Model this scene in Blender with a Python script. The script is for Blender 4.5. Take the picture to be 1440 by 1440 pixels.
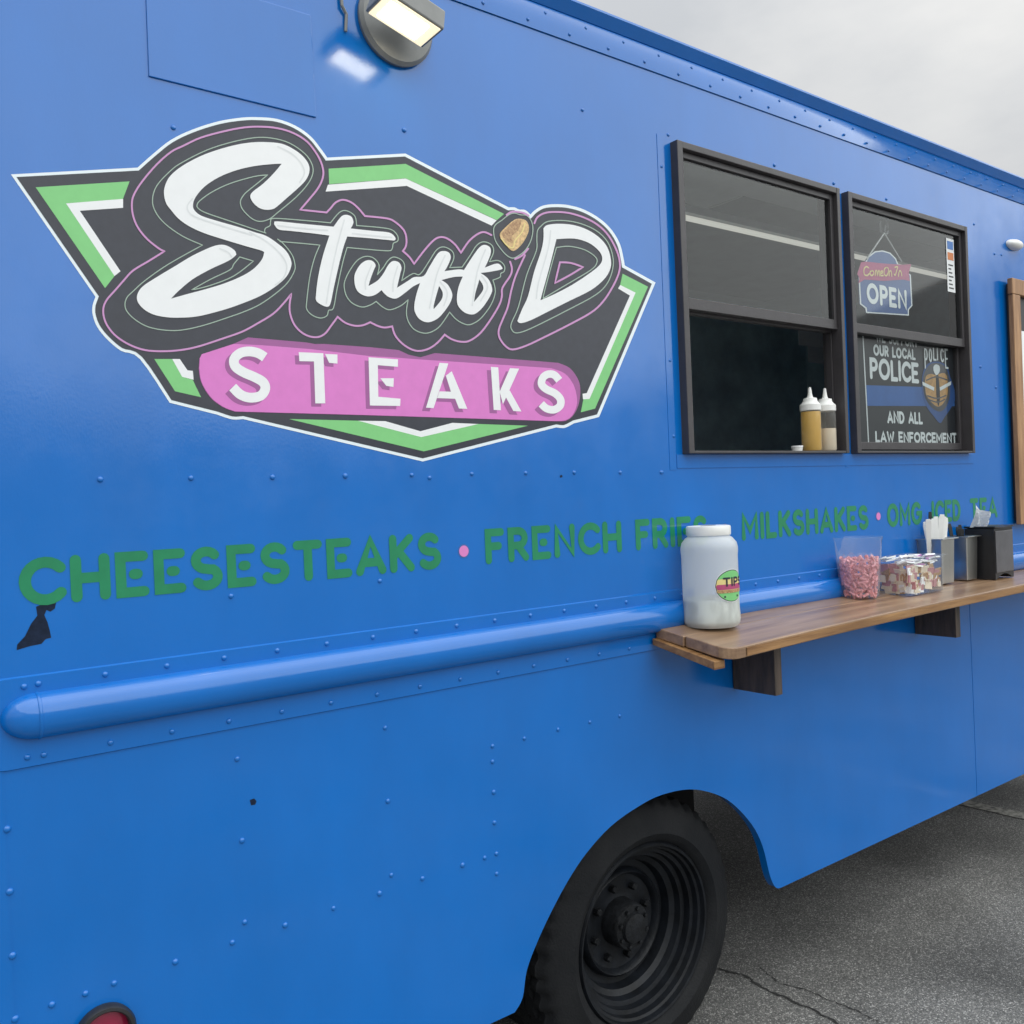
import bpy, bmesh, math, random
from mathutils import Vector, Matrix
from mathutils.geometry import tessellate_polygon

R = math.radians
random.seed(7)
for o in list(bpy.data.objects):
    bpy.data.objects.remove(o)
scene = bpy.context.scene
col = scene.collection

# ------------------------------------------------------------------ camera
FPX, DIST, HEIGHT = 1280.0, 2.0, 1.82          # focal length in photo pixels, metres to the truck side, eye height
ROLL = math.atan(0.042)
YAW = math.atan(math.hypot(1689, 0.042 * 1689) / FPX)
PITCH = R(-0.629)
CAM = Vector((0, -DIST, HEIGHT))
_fw = Vector((math.cos(YAW), math.sin(YAW), 0)); _rt = Vector((math.sin(YAW), -math.cos(YAW), 0)); _up = Vector((0, 0, 1))
_F = _fw * math.cos(PITCH) + _up * math.sin(PITCH)
_U = -_fw * math.sin(PITCH) + _up * math.cos(PITCH)
_c, _s = math.cos(ROLL), math.sin(ROLL)
CX = _rt * _c - _U * _s                        # image right / image up in the world
CY = _rt * _s + _U * _c
cam_d = bpy.data.cameras.new('camera'); cam = bpy.data.objects.new('camera', cam_d); col.objects.link(cam)
cam_d.sensor_width = 36; cam_d.lens = 36 * FPX / 1440; cam_d.clip_start = 0.05; cam_d.clip_end = 2000
m3 = Matrix((CX, CY, -_F)).transposed().to_4x4(); m3.translation = CAM
cam.matrix_world = m3
scene.camera = cam
scene.render.resolution_x = scene.render.resolution_y = 1024

# ------------------------------------------------------------------ sky, sun, exposure
SUN_EL, SUN_AZ = R(60), R(-62)                # azimuth measured from +x
world = bpy.data.worlds.new('World'); scene.world = world; world.use_nodes = True
nt = world.node_tree; N = nt.nodes; L = nt.links
bg = N['Background']
sky = N.new('ShaderNodeTexSky'); sky.sky_type = 'NISHITA'; sky.sun_disc = False
sky.sun_elevation = SUN_EL; sky.sun_rotation = math.pi / 2 - SUN_AZ
sky.dust_density = 3.0
hs = N.new('ShaderNodeHueSaturation'); hs.inputs['Saturation'].default_value = 0.25
L.new(sky.outputs[0], hs.inputs['Color'])
tc = N.new('ShaderNodeTexCoord'); sep = N.new('ShaderNodeSeparateXYZ'); L.new(tc.outputs['Generated'], sep.inputs[0])
nz = N.new('ShaderNodeTexNoise'); nz.inputs['Scale'].default_value = 2.2; nz.inputs['Detail'].default_value = 6
nz.inputs['Roughness'].default_value = 0.55
mp = N.new('ShaderNodeMapping'); mp.inputs['Scale'].default_value = (1, 1, 2.2); L.new(tc.outputs['Generated'], mp.inputs[0]); L.new(mp.outputs[0], nz.inputs['Vector'])
rp = N.new('ShaderNodeValToRGB'); rp.color_ramp.elements[0].position = 0.32; rp.color_ramp.elements[1].position = 0.7
rp.color_ramp.elements[0].color = (2.55, 2.65, 2.78, 1); rp.color_ramp.elements[1].color = (3.95, 3.93, 3.84, 1)
L.new(nz.outputs['Fac'], rp.inputs[0])
el = N.new('ShaderNodeFloatCurve')              # overcast dome: dim at the horizon, brightest overhead
for px_, py_ in ((.0, .27), (.10, .38), (.25, .55), (.45, .64), (1.0, .85)):
    pt = el.mapping.curves[0].points.new(px_, py_)
el.mapping.update(); L.new(sep.outputs['Z'], el.inputs['Value'])
em = N.new('ShaderNodeMath'); em.operation = 'MULTIPLY'; em.inputs[1].default_value = 1.95; L.new(el.outputs[0], em.inputs[0])
mu = N.new('ShaderNodeVectorMath'); mu.operation = 'SCALE'; L.new(rp.outputs[0], mu.inputs[0]); L.new(em.outputs[0], mu.inputs['Scale'])
mx = N.new('ShaderNodeMix'); mx.data_type = 'RGBA'; mx.inputs['Factor'].default_value = 0.9
L.new(hs.outputs[0], mx.inputs['A']); L.new(mu.outputs[0], mx.inputs['B'])
L.new(mx.outputs['Result'], bg.inputs['Color']); bg.inputs['Strength'].default_value = 0.1
sun_d = bpy.data.lights.new('sun', 'SUN'); sun_d.energy = 1.5; sun_d.angle = R(110); sun_d.color = (0.95, 1.0, 0.99)
sun = bpy.data.objects.new('sun', sun_d); col.objects.link(sun)
sdir = Vector((math.cos(SUN_EL) * math.cos(SUN_AZ), math.cos(SUN_EL) * math.sin(SUN_AZ), math.sin(SUN_EL)))
sun.rotation_euler = sdir.to_track_quat('Z', 'Y').to_euler(); sun.location = sdir * 30
vs = scene.view_settings
vs.view_transform = 'Standard'; vs.look = 'None'; vs.gamma = 1; vs.exposure = 0.95; vs.use_curve_mapping = False

# ------------------------------------------------------------------ pixel -> world (a pixel gives a ray; the touched surface gives the distance)
def ray(px, py): return _F + CX * ((px - 720) / FPX) - CY * ((py - 720) / FPX)
def W(px, py, y=0.0):
    d = ray(px, py); return CAM + d * ((DIST + y) / d.y)
def Zp(px, py, z=0.0):
    d = ray(px, py); return CAM + d * ((z - HEIGHT) / d.z)

# ------------------------------------------------------------------ materials
MATS = {}
def mat(name, base=(.5, .5, .5), rough=.5, metal=0, spec=.5, coat=0, emit=None, estr=0, ior=1.5, vary=0, vscale=8, bump=0, bscale=60,
        stretch=(1, 1, 1), col2=None, rvary=0, trans=0, sss=0, fine=0, contrast=(.3, .7), coatmap=False):
    m = bpy.data.materials.new(name); m.use_nodes = True; MATS[name] = m
    nt = m.node_tree; N = nt.nodes; L = nt.links; b = N['Principled BSDF']
    b.inputs['Base Color'].default_value = (*base, 1); b.inputs['Roughness'].default_value = rough
    b.inputs['Metallic'].default_value = metal; b.inputs['Specular IOR Level'].default_value = spec
    b.inputs['Coat Weight'].default_value = coat; b.inputs['Coat IOR'].default_value = 1.65; b.inputs['Coat Roughness'].default_value = .12; b.inputs['IOR'].default_value = ior
    b.inputs['Transmission Weight'].default_value = trans
    if sss:
        b.inputs['Subsurface Weight'].default_value = sss; b.inputs['Subsurface Radius'].default_value = (.01, .01, .01)
    if emit:
        b.inputs['Emission Color'].default_value = (*emit, 1); b.inputs['Emission Strength'].default_value = estr
    t = N.new('ShaderNodeTexCoord'); mp = N.new('ShaderNodeMapping'); mp.inputs['Scale'].default_value = stretch
    L.new(t.outputs['Object'], mp.inputs[0])
    if vary or col2 or rvary:
        n = N.new('ShaderNodeTexNoise'); n.inputs['Scale'].default_value = vscale; n.inputs['Detail'].default_value = 6
        n.inputs['Roughness'].default_value = .6
        L.new(mp.outputs[0], n.inputs['Vector'])
        r = N.new('ShaderNodeValToRGB'); r.color_ramp.elements[0].position = contrast[0]; r.color_ramp.elements[1].position = contrast[1]
        lo = base if col2 else tuple(c * (1 - vary) for c in base); hi = col2 if col2 else tuple(min(1, c * (1 + vary)) for c in base)
        r.color_ramp.elements[0].color = (*lo, 1); r.color_ramp.elements[1].color = (*hi, 1)
        L.new(n.outputs['Fac'], r.inputs[0]); L.new(r.outputs[0], b.inputs['Base Color'])
        if rvary:
            q = N.new('ShaderNodeMapRange'); q.inputs['From Min'].default_value = .3; q.inputs['From Max'].default_value = .7
            q.inputs['To Min'].default_value = max(.02, rough - rvary); q.inputs['To Max'].default_value = rough + rvary
            L.new(n.outputs['Fac'], q.inputs['Value']); L.new(q.outputs[0], b.inputs['Roughness'])
    if coatmap:                                   # aged enamel: patchy gloss
        n4 = N.new('ShaderNodeTexNoise'); n4.inputs['Scale'].default_value = 5; n4.inputs['Detail'].default_value = 8; n4.inputs['Roughness'].default_value = .7
        L.new(t.outputs['Object'], n4.inputs['Vector'])
        q4 = N.new('ShaderNodeMapRange'); q4.inputs['From Min'].default_value = .35; q4.inputs['From Max'].default_value = .7
        q4.inputs['To Min'].default_value = .07; q4.inputs['To Max'].default_value = .24; L.new(n4.outputs['Fac'], q4.inputs['Value']); L.new(q4.outputs[0], b.inputs['Coat Roughness'])
    if bump:
        n2 = N.new('ShaderNodeTexNoise'); n2.inputs['Scale'].default_value = bscale; n2.inputs['Detail'].default_value = 3
        L.new(mp.outputs[0], n2.inputs['Vector'])
        bp = N.new('ShaderNodeBump'); bp.inputs['Strength'].default_value = bump; bp.inputs['Distance'].default_value = .01
        L.new(n2.outputs['Fac'], bp.inputs['Height']); L.new(bp.outputs[0], b.inputs['Normal'])
        if fine:
            n3 = N.new('ShaderNodeTexNoise'); n3.inputs['Scale'].default_value = 240; n3.inputs['Detail'].default_value = 2
            L.new(mp.outputs[0], n3.inputs['Vector'])
            b2 = N.new('ShaderNodeBump'); b2.inputs['Strength'].default_value = fine; b2.inputs['Distance'].default_value = .002
            L.new(n3.outputs['Fac'], b2.inputs['Height']); L.new(bp.outputs[0], b2.inputs['Normal']); L.new(b2.outputs[0], b.inputs['Normal'])
            if coatmap: L.new(b2.outputs[0], b.inputs['Coat Normal'])
    return m

BLUE = mat('blue_paint', (.0, .137, .50), .35, spec=.0, coat=1.0, vary=.07, vscale=3.5, bump=.17, bscale=2.2, fine=.06, stretch=(1, 1, .45), coatmap=True)
BLACKDEC = mat('decal_black', (.030, .033, .047), .40, spec=.30, coat=.22, vary=.12, vscale=40)
WHITEDEC = mat('decal_white', (.80, .81, .82), .35, vary=.02, vscale=30)
OFFW = mat('decal_white_border', (.76, .84, .88), .35, vary=.02, vscale=30)
SHADEDEC = mat('decal_grey_shade', (.68, .70, .71), .35, vary=.05, vscale=30)
GREENDEC = mat('decal_green', (.20, .56, .20), .35, vary=.04, vscale=30)
PINKDEC = mat('decal_pink', (.66, .185, .54), .35, vary=.04, vscale=30)
PURPDEC = mat('decal_purple', (.33, .095, .29), .35, vary=.04, vscale=30)
PINKLINE = mat('decal_pink_line', (.56, .27, .53), .35)
GREENLINE = mat('decal_green_line', (.34, .45, .37), .35)
BUN = mat('decal_bun', (.62, .42, .2), .4, vary=.35, vscale=160)
MEAT = mat('decal_meat', (.22, .09, .04), .4, vary=.5, vscale=200, col2=(.6, .4, .2))
MENUGREEN = mat('menu_green', (.016, .225, .10), .35, spec=.0, coat=.9, vary=.12, vscale=14)
MENUPINK = mat('menu_pink', (.68, .21, .52), .4)
CHIP = mat('chipped_dark', (.010, .018, .040), .65, spec=.15, vary=.4, vscale=60)
FRAME = mat('window_bronze', (.050, .046, .050), .42, spec=.5, vary=.12, vscale=14, bump=.05, bscale=90)
RUBBER = mat('tyre_rubber', (.006, .007, .009), .70, col2=(.017, .0175, .019), vscale=5, bump=.2, bscale=140, spec=.18)
RIM = mat('rim_black_steel', (.0055, .007, .010), .45, vary=.6, vscale=16, bump=.12, bscale=60, spec=.3)
DUST = mat('hub_steel', (.008, .009, .011), .55, spec=.25, vary=.6, vscale=30, bump=.25, bscale=120)
UNDER = mat('underbody', (.012, .012, .013), .8, vary=.3, vscale=6)
WOODTOP = mat('wood_top', (.165, .095, .055), .34, spec=.5, coat=.2, col2=(.37, .235, .14), vscale=6, stretch=(.3, 5, 5), bump=.05, bscale=24)
WOODEDGE = mat('wood_edge', (.17, .08, .03), .4, col2=(.40, .22, .09), vscale=8, stretch=(.4, 6, 6), bump=.15, bscale=40)
WOODDARK = mat('wood_dark', (.036, .029, .026), .6, col2=(.105, .075, .058), vscale=9, stretch=(5, 5, .6), bump=.25, bscale=50)
WOODFRAME = mat('wood_frame', (.22, .105, .045), .5, col2=(.48, .27, .13), vscale=8, stretch=(5, 5, .5), bump=.15, bscale=40)
STEEL = mat('stainless', (.50, .50, .48), .34, metal=1, vary=.12, vscale=12, stretch=(1, 1, .2), bump=.03, bscale=200)
INT = mat('interior_panel', (.60, .76, .86), .5, vary=.25, vscale=5)
INTWHITE = mat('interior_white', (.72, .72, .70), .5, vary=.08, vscale=5)
INTGREY = mat('interior_steel', (.30, .32, .33), .5, metal=.2, vary=.15, vscale=6)
WHITEPL = mat('white_plastic', (.80, .80, .78), .35, vary=.03, vscale=20, sss=.1)
BLACKPL = mat('black_plastic', (.017, .018, .021), .42, vary=.2, vscale=30, bump=.06, bscale=200)
GREYBLACK = mat('dispenser_face', (.090, .090, .10), .38, vary=.18, vscale=16, bump=.06, bscale=220)
PAPER = mat('white_paper', (.87, .88, .89), .7, vary=.03, vscale=20)
NAVY = mat('sign_navy', (.030, .085, .26), .4, vary=.08, vscale=20)
SIGNRED = mat('sign_red', (.40, .06, .16), .45, vary=.12, vscale=20)
SIGNYEL = mat('sign_cream', (.75, .62, .25), .45)
POSTER = mat('poster_black', (.020, .022, .028), .4, vary=.12, vscale=12)
POSTBLUE = mat('poster_blue', (.035, .12, .36), .4, vary=.1, vscale=12)
POSTWHITE = mat('poster_white', (.72, .74, .75), .4)
GOLD = mat('badge_gold', (.50, .28, .11), .4, vary=.25, vscale=60)
ORANGE = mat('sticker_orange', (.55, .16, .03), .4)
STICKBLUE = mat('sticker_blue', (.03, .15, .45), .4)
MUSTARD = mat('mustard', (.70, .41, .05), .35, vary=.08, vscale=20, coat=.4)
MAYO = mat('mayo', (.76, .65, .50), .4, vary=.05, vscale=20, coat=.4)
PACKPINK = mat('packet_pink', (.50, .24, .26), .5, vary=.2, vscale=60)
NOTES = mat('folded_notes', (.25, .29, .26), .8, col2=(.66, .70, .66), vscale=26, stretch=(1, 1, .35), contrast=(.42, .58))
CANDY = mat('pink_candy', (.92, .35, .37), .4, vary=.3, vscale=120)
REDLENS = mat('red_lens', (.28, .012, .05), .18, coat=.5, vary=.1, vscale=30)
CORD = mat('cord', (.45, .45, .44), .6)
LAMPGREY = mat('lamp_grey', (.22, .225, .22), .5, vary=.1, vscale=20)
LAMPLENS = mat('lamp_lens', (.9, .85, .7), .3, emit=(1, .83, .50), estr=.50)
LEDCORE = mat('lamp_led', (1, .95, .85), .3, emit=(1, .93, .74), estr=6)
TUBE = mat('tube_light', (.8, .8, .75), .4, emit=(1, .96, .85), estr=.22)
LINEPAINT = mat('line_paint', (.08, .08, .078), .8, col2=(.34, .33, .30), vscale=26, contrast=(.35, .55))
CRACK = mat('crack_tar', (.022, .022, .022), .9, vary=.4, vscale=30)

def glass_mat(name, tint=(.9, .95, .95), alpha=.0, ior=1.5, rough=.02, body=(.8, .8, .8)):
    """thin clear sheet: Fresnel reflection over see-through, with a share of milky body"""
    m = bpy.data.materials.new(name); m.use_nodes = True; nt = m.node_tree; N = nt.nodes; L = nt.links
    N.remove(N['Principled BSDF']); out = N['Material Output']
    tr = N.new('ShaderNodeBsdfTransparent'); tr.inputs[0].default_value = (*tint, 1)
    gl = N.new('ShaderNodeBsdfGlossy'); gl.inputs['Roughness'].default_value = rough
    r0 = ((ior - 1) / (ior + 1)) ** 2                # Schlick, the same from both faces of the sheet
    lw = N.new('ShaderNodeLayerWeight'); lw.inputs['Blend'].default_value = .5
    pw = N.new('ShaderNodeMath'); pw.operation = 'POWER'; pw.inputs[1].default_value = 5; L.new(lw.outputs['Facing'], pw.inputs[0])
    fr = N.new('ShaderNodeMath'); fr.operation = 'MULTIPLY_ADD'; fr.inputs[1].default_value = 1 - r0; fr.inputs[2].default_value = r0; L.new(pw.outputs[0], fr.inputs[0])
    mx = N.new('ShaderNodeMixShader'); L.new(fr.outputs[0], mx.inputs[0]); L.new(tr.outputs[0], mx.inputs[1]); L.new(gl.outputs[0], mx.inputs[2])
    if alpha:
        df = N.new('ShaderNodeBsdfPrincipled'); df.inputs['Base Color'].default_value = (*body, 1); df.inputs['Roughness'].default_value = .4
        tl = N.new('ShaderNodeBsdfTranslucent'); tl.inputs[0].default_value = (*body, 1)
        m0 = N.new('ShaderNodeMixShader'); m0.inputs[0].default_value = .45; L.new(df.outputs[0], m0.inputs[1]); L.new(tl.outputs[0], m0.inputs[2])
        m2 = N.new('ShaderNodeMixShader'); m2.inputs[0].default_value = alpha; L.new(mx.outputs[0], m2.inputs[1]); L.new(m0.outputs[0], m2.inputs[2]); mx = m2
    L.new(mx.outputs[0], out.inputs[0]); MATS[name] = m; return m
GLASS = glass_mat('window_glass', (.82, .86, .86), ior=1.62, rough=.05)
CLEARPL = glass_mat('clear_plastic', (.95, .97, .98), .10, ior=1.4, rough=.08)
BAGPL = glass_mat('clear_bag', (.97, .97, .98), .13, ior=1.4, rough=.15, body=(.9, .75, .85))
JARPL = glass_mat('jar_milky', (.92, .95, .95), .66, ior=1.4, rough=.12, body=(.93, .95, .94))
BOTTLEPL = glass_mat('bottle_milky', (.93, .93, .92), .12, ior=1.4, rough=.2, body=(.8, .8, .76))

def asphalt():
    m = bpy.data.materials.new('asphalt'); m.use_nodes = True; nt = m.node_tree; N = nt.nodes; L = nt.links; b = N['Principled BSDF']
    t = N.new('ShaderNodeTexCoord')
    v = N.new('ShaderNodeTexVoronoi'); v.inputs['Scale'].default_value = 230; v.inputs['Randomness'].default_value = 1
    L.new(t.outputs['Object'], v.inputs['Vector'])
    r = N.new('ShaderNodeValToRGB'); e = r.color_ramp.elements
    e[0].position = .0; e[0].color = (.075, .075, .074, 1); e[1].position = .70; e[1].color = (.165, .163, .158, 1)
    e2 = e.new(.86); e2.color = (.23, .225, .215, 1); e3 = e.new(.985); e3.color = (.42, .41, .395, 1)
    s = N.new('ShaderNodeSeparateColor'); L.new(v.outputs['Color'], s.inputs[0]); L.new(s.outputs[0], r.inputs[0])
    n = N.new('ShaderNodeTexNoise'); n.inputs['Scale'].default_value = 1.4; n.inputs['Detail'].default_value = 7; L.new(t.outputs['Object'], n.inputs['Vector'])
    q = N.new('ShaderNodeMapRange'); q.inputs['From Min'].default_value = .3; q.inputs['From Max'].default_value = .7
    q.inputs['To Min'].default_value = .55; q.inputs['To Max'].default_value = 1.3; L.new(n.outputs['Fac'], q.inputs['Value'])
    mu = N.new('ShaderNodeVectorMath'); mu.operation = 'SCALE'; L.new(r.outputs[0], mu.inputs[0]); L.new(q.outputs[0], mu.inputs['Scale'])
    L.new(mu.outputs[0], b.inputs['Base Color'])
    b.inputs['Roughness'].default_value = .7; b.inputs['Specular IOR Level'].default_value = .25
    bp = N.new('ShaderNodeBump'); bp.inputs['Strength'].default_value = .6; bp.inputs['Distance'].default_value = .004
    L.new(v.outputs['Distance'], bp.inputs['Height']); bp.invert = True; L.new(bp.outputs[0], b.inputs['Normal'])
    return m
ASPHALT = asphalt()

# ------------------------------------------------------------------ mesh helpers
def link(name, me, m, parent=None):
    o = bpy.data.objects.new(name, me); col.objects.link(o)
    if m is not None and not me.materials: me.materials.append(m)
    if parent is not None:
        o.parent = parent
        if parent.type == 'EMPTY': o.location = -parent.location
    return o
def pydata(name, v, f, m, parent=None, smooth=False):
    me = bpy.data.meshes.new(name); me.from_pydata([tuple(p) for p in v], [], f); me.update()
    if smooth:
        for p in me.polygons: p.use_smooth = True
    return link(name, me, m, parent)
def thing(name, label, cat, loc=(0, 0, 0), group=None):
    o = bpy.data.objects.new(name, None); o.empty_display_size = .1; col.objects.link(o); o.location = loc
    o['label'] = label; o['category'] = cat
    if group: o['group'] = group
    return o
def finish(bm, name, m, parent=None, bevel=0, seg=2, smooth=False):
    bmesh.ops.recalc_face_normals(bm, faces=bm.faces)
    if bevel:
        bmesh.ops.bevel(bm, geom=[e for e in bm.edges if e.calc_face_angle(0) > .5], offset=bevel, segments=seg, profile=.5, affect='EDGES')
    me = bpy.data.meshes.new(name); bm.to_mesh(me); bm.free()
    if smooth:
        me.shade_smooth() if hasattr(me, 'shade_smooth') else None
    return link(name, me, m, parent)
def hexa(bm, pts):
    """eight corners: bottom 4 (ccw) then top 4"""
    v = [bm.verts.new(p) for p in pts]
    for f in ((0, 3, 2, 1), (4, 5, 6, 7), (0, 1, 5, 4), (1, 2, 6, 5), (2, 3, 7, 6), (3, 0, 4, 7)): bm.faces.new([v[i] for i in f])
def bx(bm, x0, x1, y0, y1, z0, z1):
    hexa(bm, [(x0, y0, z0), (x1, y0, z0), (x1, y1, z0), (x0, y1, z0), (x0, y0, z1), (x1, y0, z1), (x1, y1, z1), (x0, y1, z1)])
def box(name, x0, x1, y0, y1, z0, z1, m, parent=None, bevel=0):
    bm = bmesh.new(); bx(bm, x0, x1, y0, y1, z0, z1); return finish(bm, name, m, parent, bevel)
def lathe(name, prof, m, parent=None, axis='z', origin=(0, 0, 0), n=32, smooth=True, closed=False, mod=None):
    """prof: list of (r, h); axis z: h up; axis y: h along +y"""
    v, f = [], []; o = Vector(origin)
    for i, (r, h) in enumerate(prof):
        for k in range(n):
            a = 2 * math.pi * k / n; rr = r * (mod(i, a) if mod else 1)
            if axis == 'z': v.append(o + Vector((rr * math.cos(a), rr * math.sin(a), h)))
            else: v.append(o + Vector((rr * math.cos(a), h, rr * math.sin(a))))
    for i in range(len(prof) - 1):
        for k in range(n):
            a, b = i * n + k, i * n + (k + 1) % n
            f.append((a, b, b + n, a + n))
    if prof[0][0] > 0 and closed: f.append(tuple(range(n))[::-1])
    if prof[-1][0] > 0 and closed: f.append(tuple((len(prof) - 1) * n + k for k in range(n)))
    me = bpy.data.meshes.new(name); me.from_pydata([tuple(p) for p in v], [], f); me.update()
    bm = bmesh.new(); bm.from_mesh(me); bmesh.ops.remove_doubles(bm, verts=bm.verts, dist=1e-6); bmesh.ops.recalc_face_normals(bm, faces=bm.faces)
    bm.to_mesh(me); bm.free()
    if smooth:
        me.set_sharp_from_angle(angle=R(38)) if hasattr(me, 'set_sharp_from_angle') else None
        for p in me.polygons: p.use_smooth = True
    return link(name, me, m, parent)
def tube(bm, pts, r, n=8):
    pts = [Vector(p) for p in pts]; rings = []
    for i, p in enumerate(pts):
        d = (pts[min(i + 1, len(pts) - 1)] - pts[max(i - 1, 0)]).normalized()
        s = d.cross(Vector((0, 0, 1))) if abs(d.z) < .9 else d.cross(Vector((1, 0, 0))); s.normalize(); t = s.cross(d)
        rings.append([bm.verts.new(p + (s * math.cos(2 * math.pi * k / n) + t * math.sin(2 * math.pi * k / n)) * r) for k in range(n)])
    for a, b in zip(rings, rings[1:]):
        for k in range(n): bm.faces.new((a[k], a[(k + 1) % n], b[(k + 1) % n], b[k]))
    bm.faces.new(rings[0][::-1]); bm.faces.new(rings[-1])

# --- flat print: 2-D shapes laid on a surface by a map (u, v) -> Vector
def spline(pts, n=5, closed=False, corners=()):
    """Catmull-Rom through pts; indices in corners stay sharp"""
    out = []; N_ = len(pts); rng = range(N_ if closed else N_ - 1)
    for i in rng:
        p1, p2 = pts[i], pts[(i + 1) % N_]
        p0 = pts[i - 1] if (closed or i > 0) else p1
        p3 = pts[(i + 2) % N_] if (closed or i + 2 < N_) else p2
        if i in corners: p0 = p1
        if (i + 1) % N_ in corners: p3 = p2
        for k in range(n):
            t = k / n; t2, t3 = t * t, t ** 3
            out.append(tuple(.5 * (2 * p1[j] + (p2[j] - p0[j]) * t + (2 * p0[j] - 5 * p1[j] + 4 * p2[j] - p3[j]) * t2 + (3 * p1[j] - p0[j] - 3 * p2[j] + p3[j]) * t3) for j in (0, 1)))
    if not closed: out.append(tuple(pts[-1]))
    return out
def fill(v, f, loops, mp):
    base = len(v); flat = [p for lp in loops for p in lp]
    for t in tessellate_polygon([[Vector((p[0], p[1], 0)) for p in lp] for lp in loops]): f.append(tuple(base + i for i in t))
    v.extend(mp(*p) for p in flat)
def ribbon(v, f, pts, w, mp, closed=False, cap=True, lift=0):
    P = [Vector(p) for p in pts]; P = [p for i, p in enumerate(P) if i == 0 or (p - P[i - 1]).length > 1e-7]
    if closed and (P[0] - P[-1]).length < 1e-7: P.pop()
    n = len(P); base = len(v); h = w / 2
    for i in range(n):
        a = P[i - 1] if (closed or i) else None; b = P[(i + 1) % n] if (closed or i < n - 1) else None
        d1 = (P[i] - a).normalized() if a is not None else None; d2 = (b - P[i]).normalized() if b is not None else None
        d1 = d1 or d2; d2 = d2 or d1
        n1 = Vector((-d1.y, d1.x)); n2 = Vector((-d2.y, d2.x)); s = n1 + n2
        s = n1 if s.length < .35 else s.normalized()
        k = h / max(.72, s.dot(n1))
        dl = Vector((0, -lift * i / n, 0)); v.append(mp(*(P[i] + s * k)) + dl); v.append(mp(*(P[i] - s * k)) + dl)
    for i in range(n if closed else n - 1):
        j = (i + 1) % n; f.append((base + 2 * i, base + 2 * j, base + 2 * j + 1, base + 2 * i + 1))
    if cap and not closed:
        for p, d, dl in ((P[0], (P[0] - P[1]).normalized(), Vector((0, 0, 0))), (P[-1], (P[-1] - P[-2]).normalized(), Vector((0, -lift * (n - 1) / n, 0)))):
            s = len(v); q = Vector((-d.y, d.x)); m_ = 6
            for k in range(m_ + 1):
                a = math.pi * k / m_; v.append(mp(*(p + q * (h * math.cos(a)) + d * (h * math.sin(a)))) + dl)
            f.append(tuple(range(s, s + m_ + 1)))
def up_faces(o, n=Vector((0, -1, 0))):
    me = o.data; bm = bmesh.new(); bm.from_mesh(me)
    bm.normal_update()
    bad = [fc for fc in bm.faces if fc.normal.dot(n) < 0]
    if bad: bmesh.ops.reverse_faces(bm, faces=bad)
    bm.to_mesh(me); bm.free(); return o
def onwall(eps, y=0.0):
    return lambda px, py: W(px, py, y) + Vector((0, -eps, 0))

# --- a plain rounded stroke alphabet (unit height, own widths)
def arc(cx, cy, rx, ry, a0, a1, n=10): return [(cx + rx * math.cos(R(a0 + (a1 - a0) * k / n)), cy + ry * math.sin(R(a0 + (a1 - a0) * k / n))) for k in range(n + 1)]
FONT = {
 'A': (.72, [[(0, 0), (.36, 1), (.72, 0)], [(.16, .28), (.56, .28)]]),
 'B': (.55, [[(0, 0), (0, 1), (.3, 1)] + arc(.3, .76, .24, .24, 90, -90) + [(0, .52)], [(.3, .52)] + arc(.3, .26, .27, .26, 90, -90) + [(0, 0)]]),
 'C': (.70, [arc(.42, .5, .42, .5, 42, 318, 18)]),
 'D': (.64, [[(0, 0), (0, 1), (.2, 1)] + arc(.2, .5, .44, .5, 90, -90, 14) + [(0, 0)]]),
 'E': (.50, [[(.5, 1), (0, 1), (0, 0), (.5, 0)], [(0, .5), (.4, .5)]]),
 'e': (.52, [[(.52, 1), (0, 1), (0, 0), (.52, 0)], [(.30, .5), (.38, .5)]]),
 'F': (.48, [[(.48, 1), (0, 1), (0, 0)], [(0, .5), (.38, .5)]]),
 'G': (.74, [arc(.42, .5, .42, .5, 48, 360, 18) + [(.5, .5)]]),
 'H': (.62, [[(0, 0), (0, 1)], [(.62, 0), (.62, 1)], [(0, .5), (.62, .5)]]),
 'I': (.0, [[(0, 0), (0, 1)]]),
 'K': (.58, [[(0, 0), (0, 1)], [(.56, 1), (.02, .42)], [(.18, .58), (.58, 0)]]),
 'L': (.46, [[(0, 1), (0, 0), (.46, 0)]]),
 'M': (.80, [[(0, 0), (0, 1), (.4, .3), (.8, 1), (.8, 0)]]),
 'N': (.64, [[(0, 0), (0, 1), (.64, 0), (.64, 1)]]),
 'O': (.84, [arc(.42, .5, .42, .5, 90, 450, 22)]),
 'P': (.52, [[(0, 0), (0, 1), (.27, 1)] + arc(.27, .73, .25, .27, 90, -90) + [(0, .46)]]),
 'R': (.56, [[(0, 0), (0, 1), (.28, 1)] + arc(.28, .73, .25, .27, 90, -90) + [(0, .46)], [(.26, .46), (.56, 0)]]),
 'S': (.56, [arc(.28, .745, .26, .255, 35, 250, 12) + [(.36, .47)] + arc(.28, .255, .28, .255, 55, -145, 12)]),
 'T': (.60, [[(0, 1), (.6, 1)], [(.3, 1), (.3, 0)]]),
 'U': (.62, [[(0, 1), (0, .32)] + arc(.31, .31, .31, .31, 180, 360, 10) + [(.62, 1)]]),
 'W': (.92, [[(0, 1), (.22, 0), (.46, .75), (.70, 0), (.92, 1)]]),
 "'": (.0, [[(0, 1), (0, .75)]]), ' ': (.3, []), '-': (.3, [[(0, .5), (.3, .5)]]),
}
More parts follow.
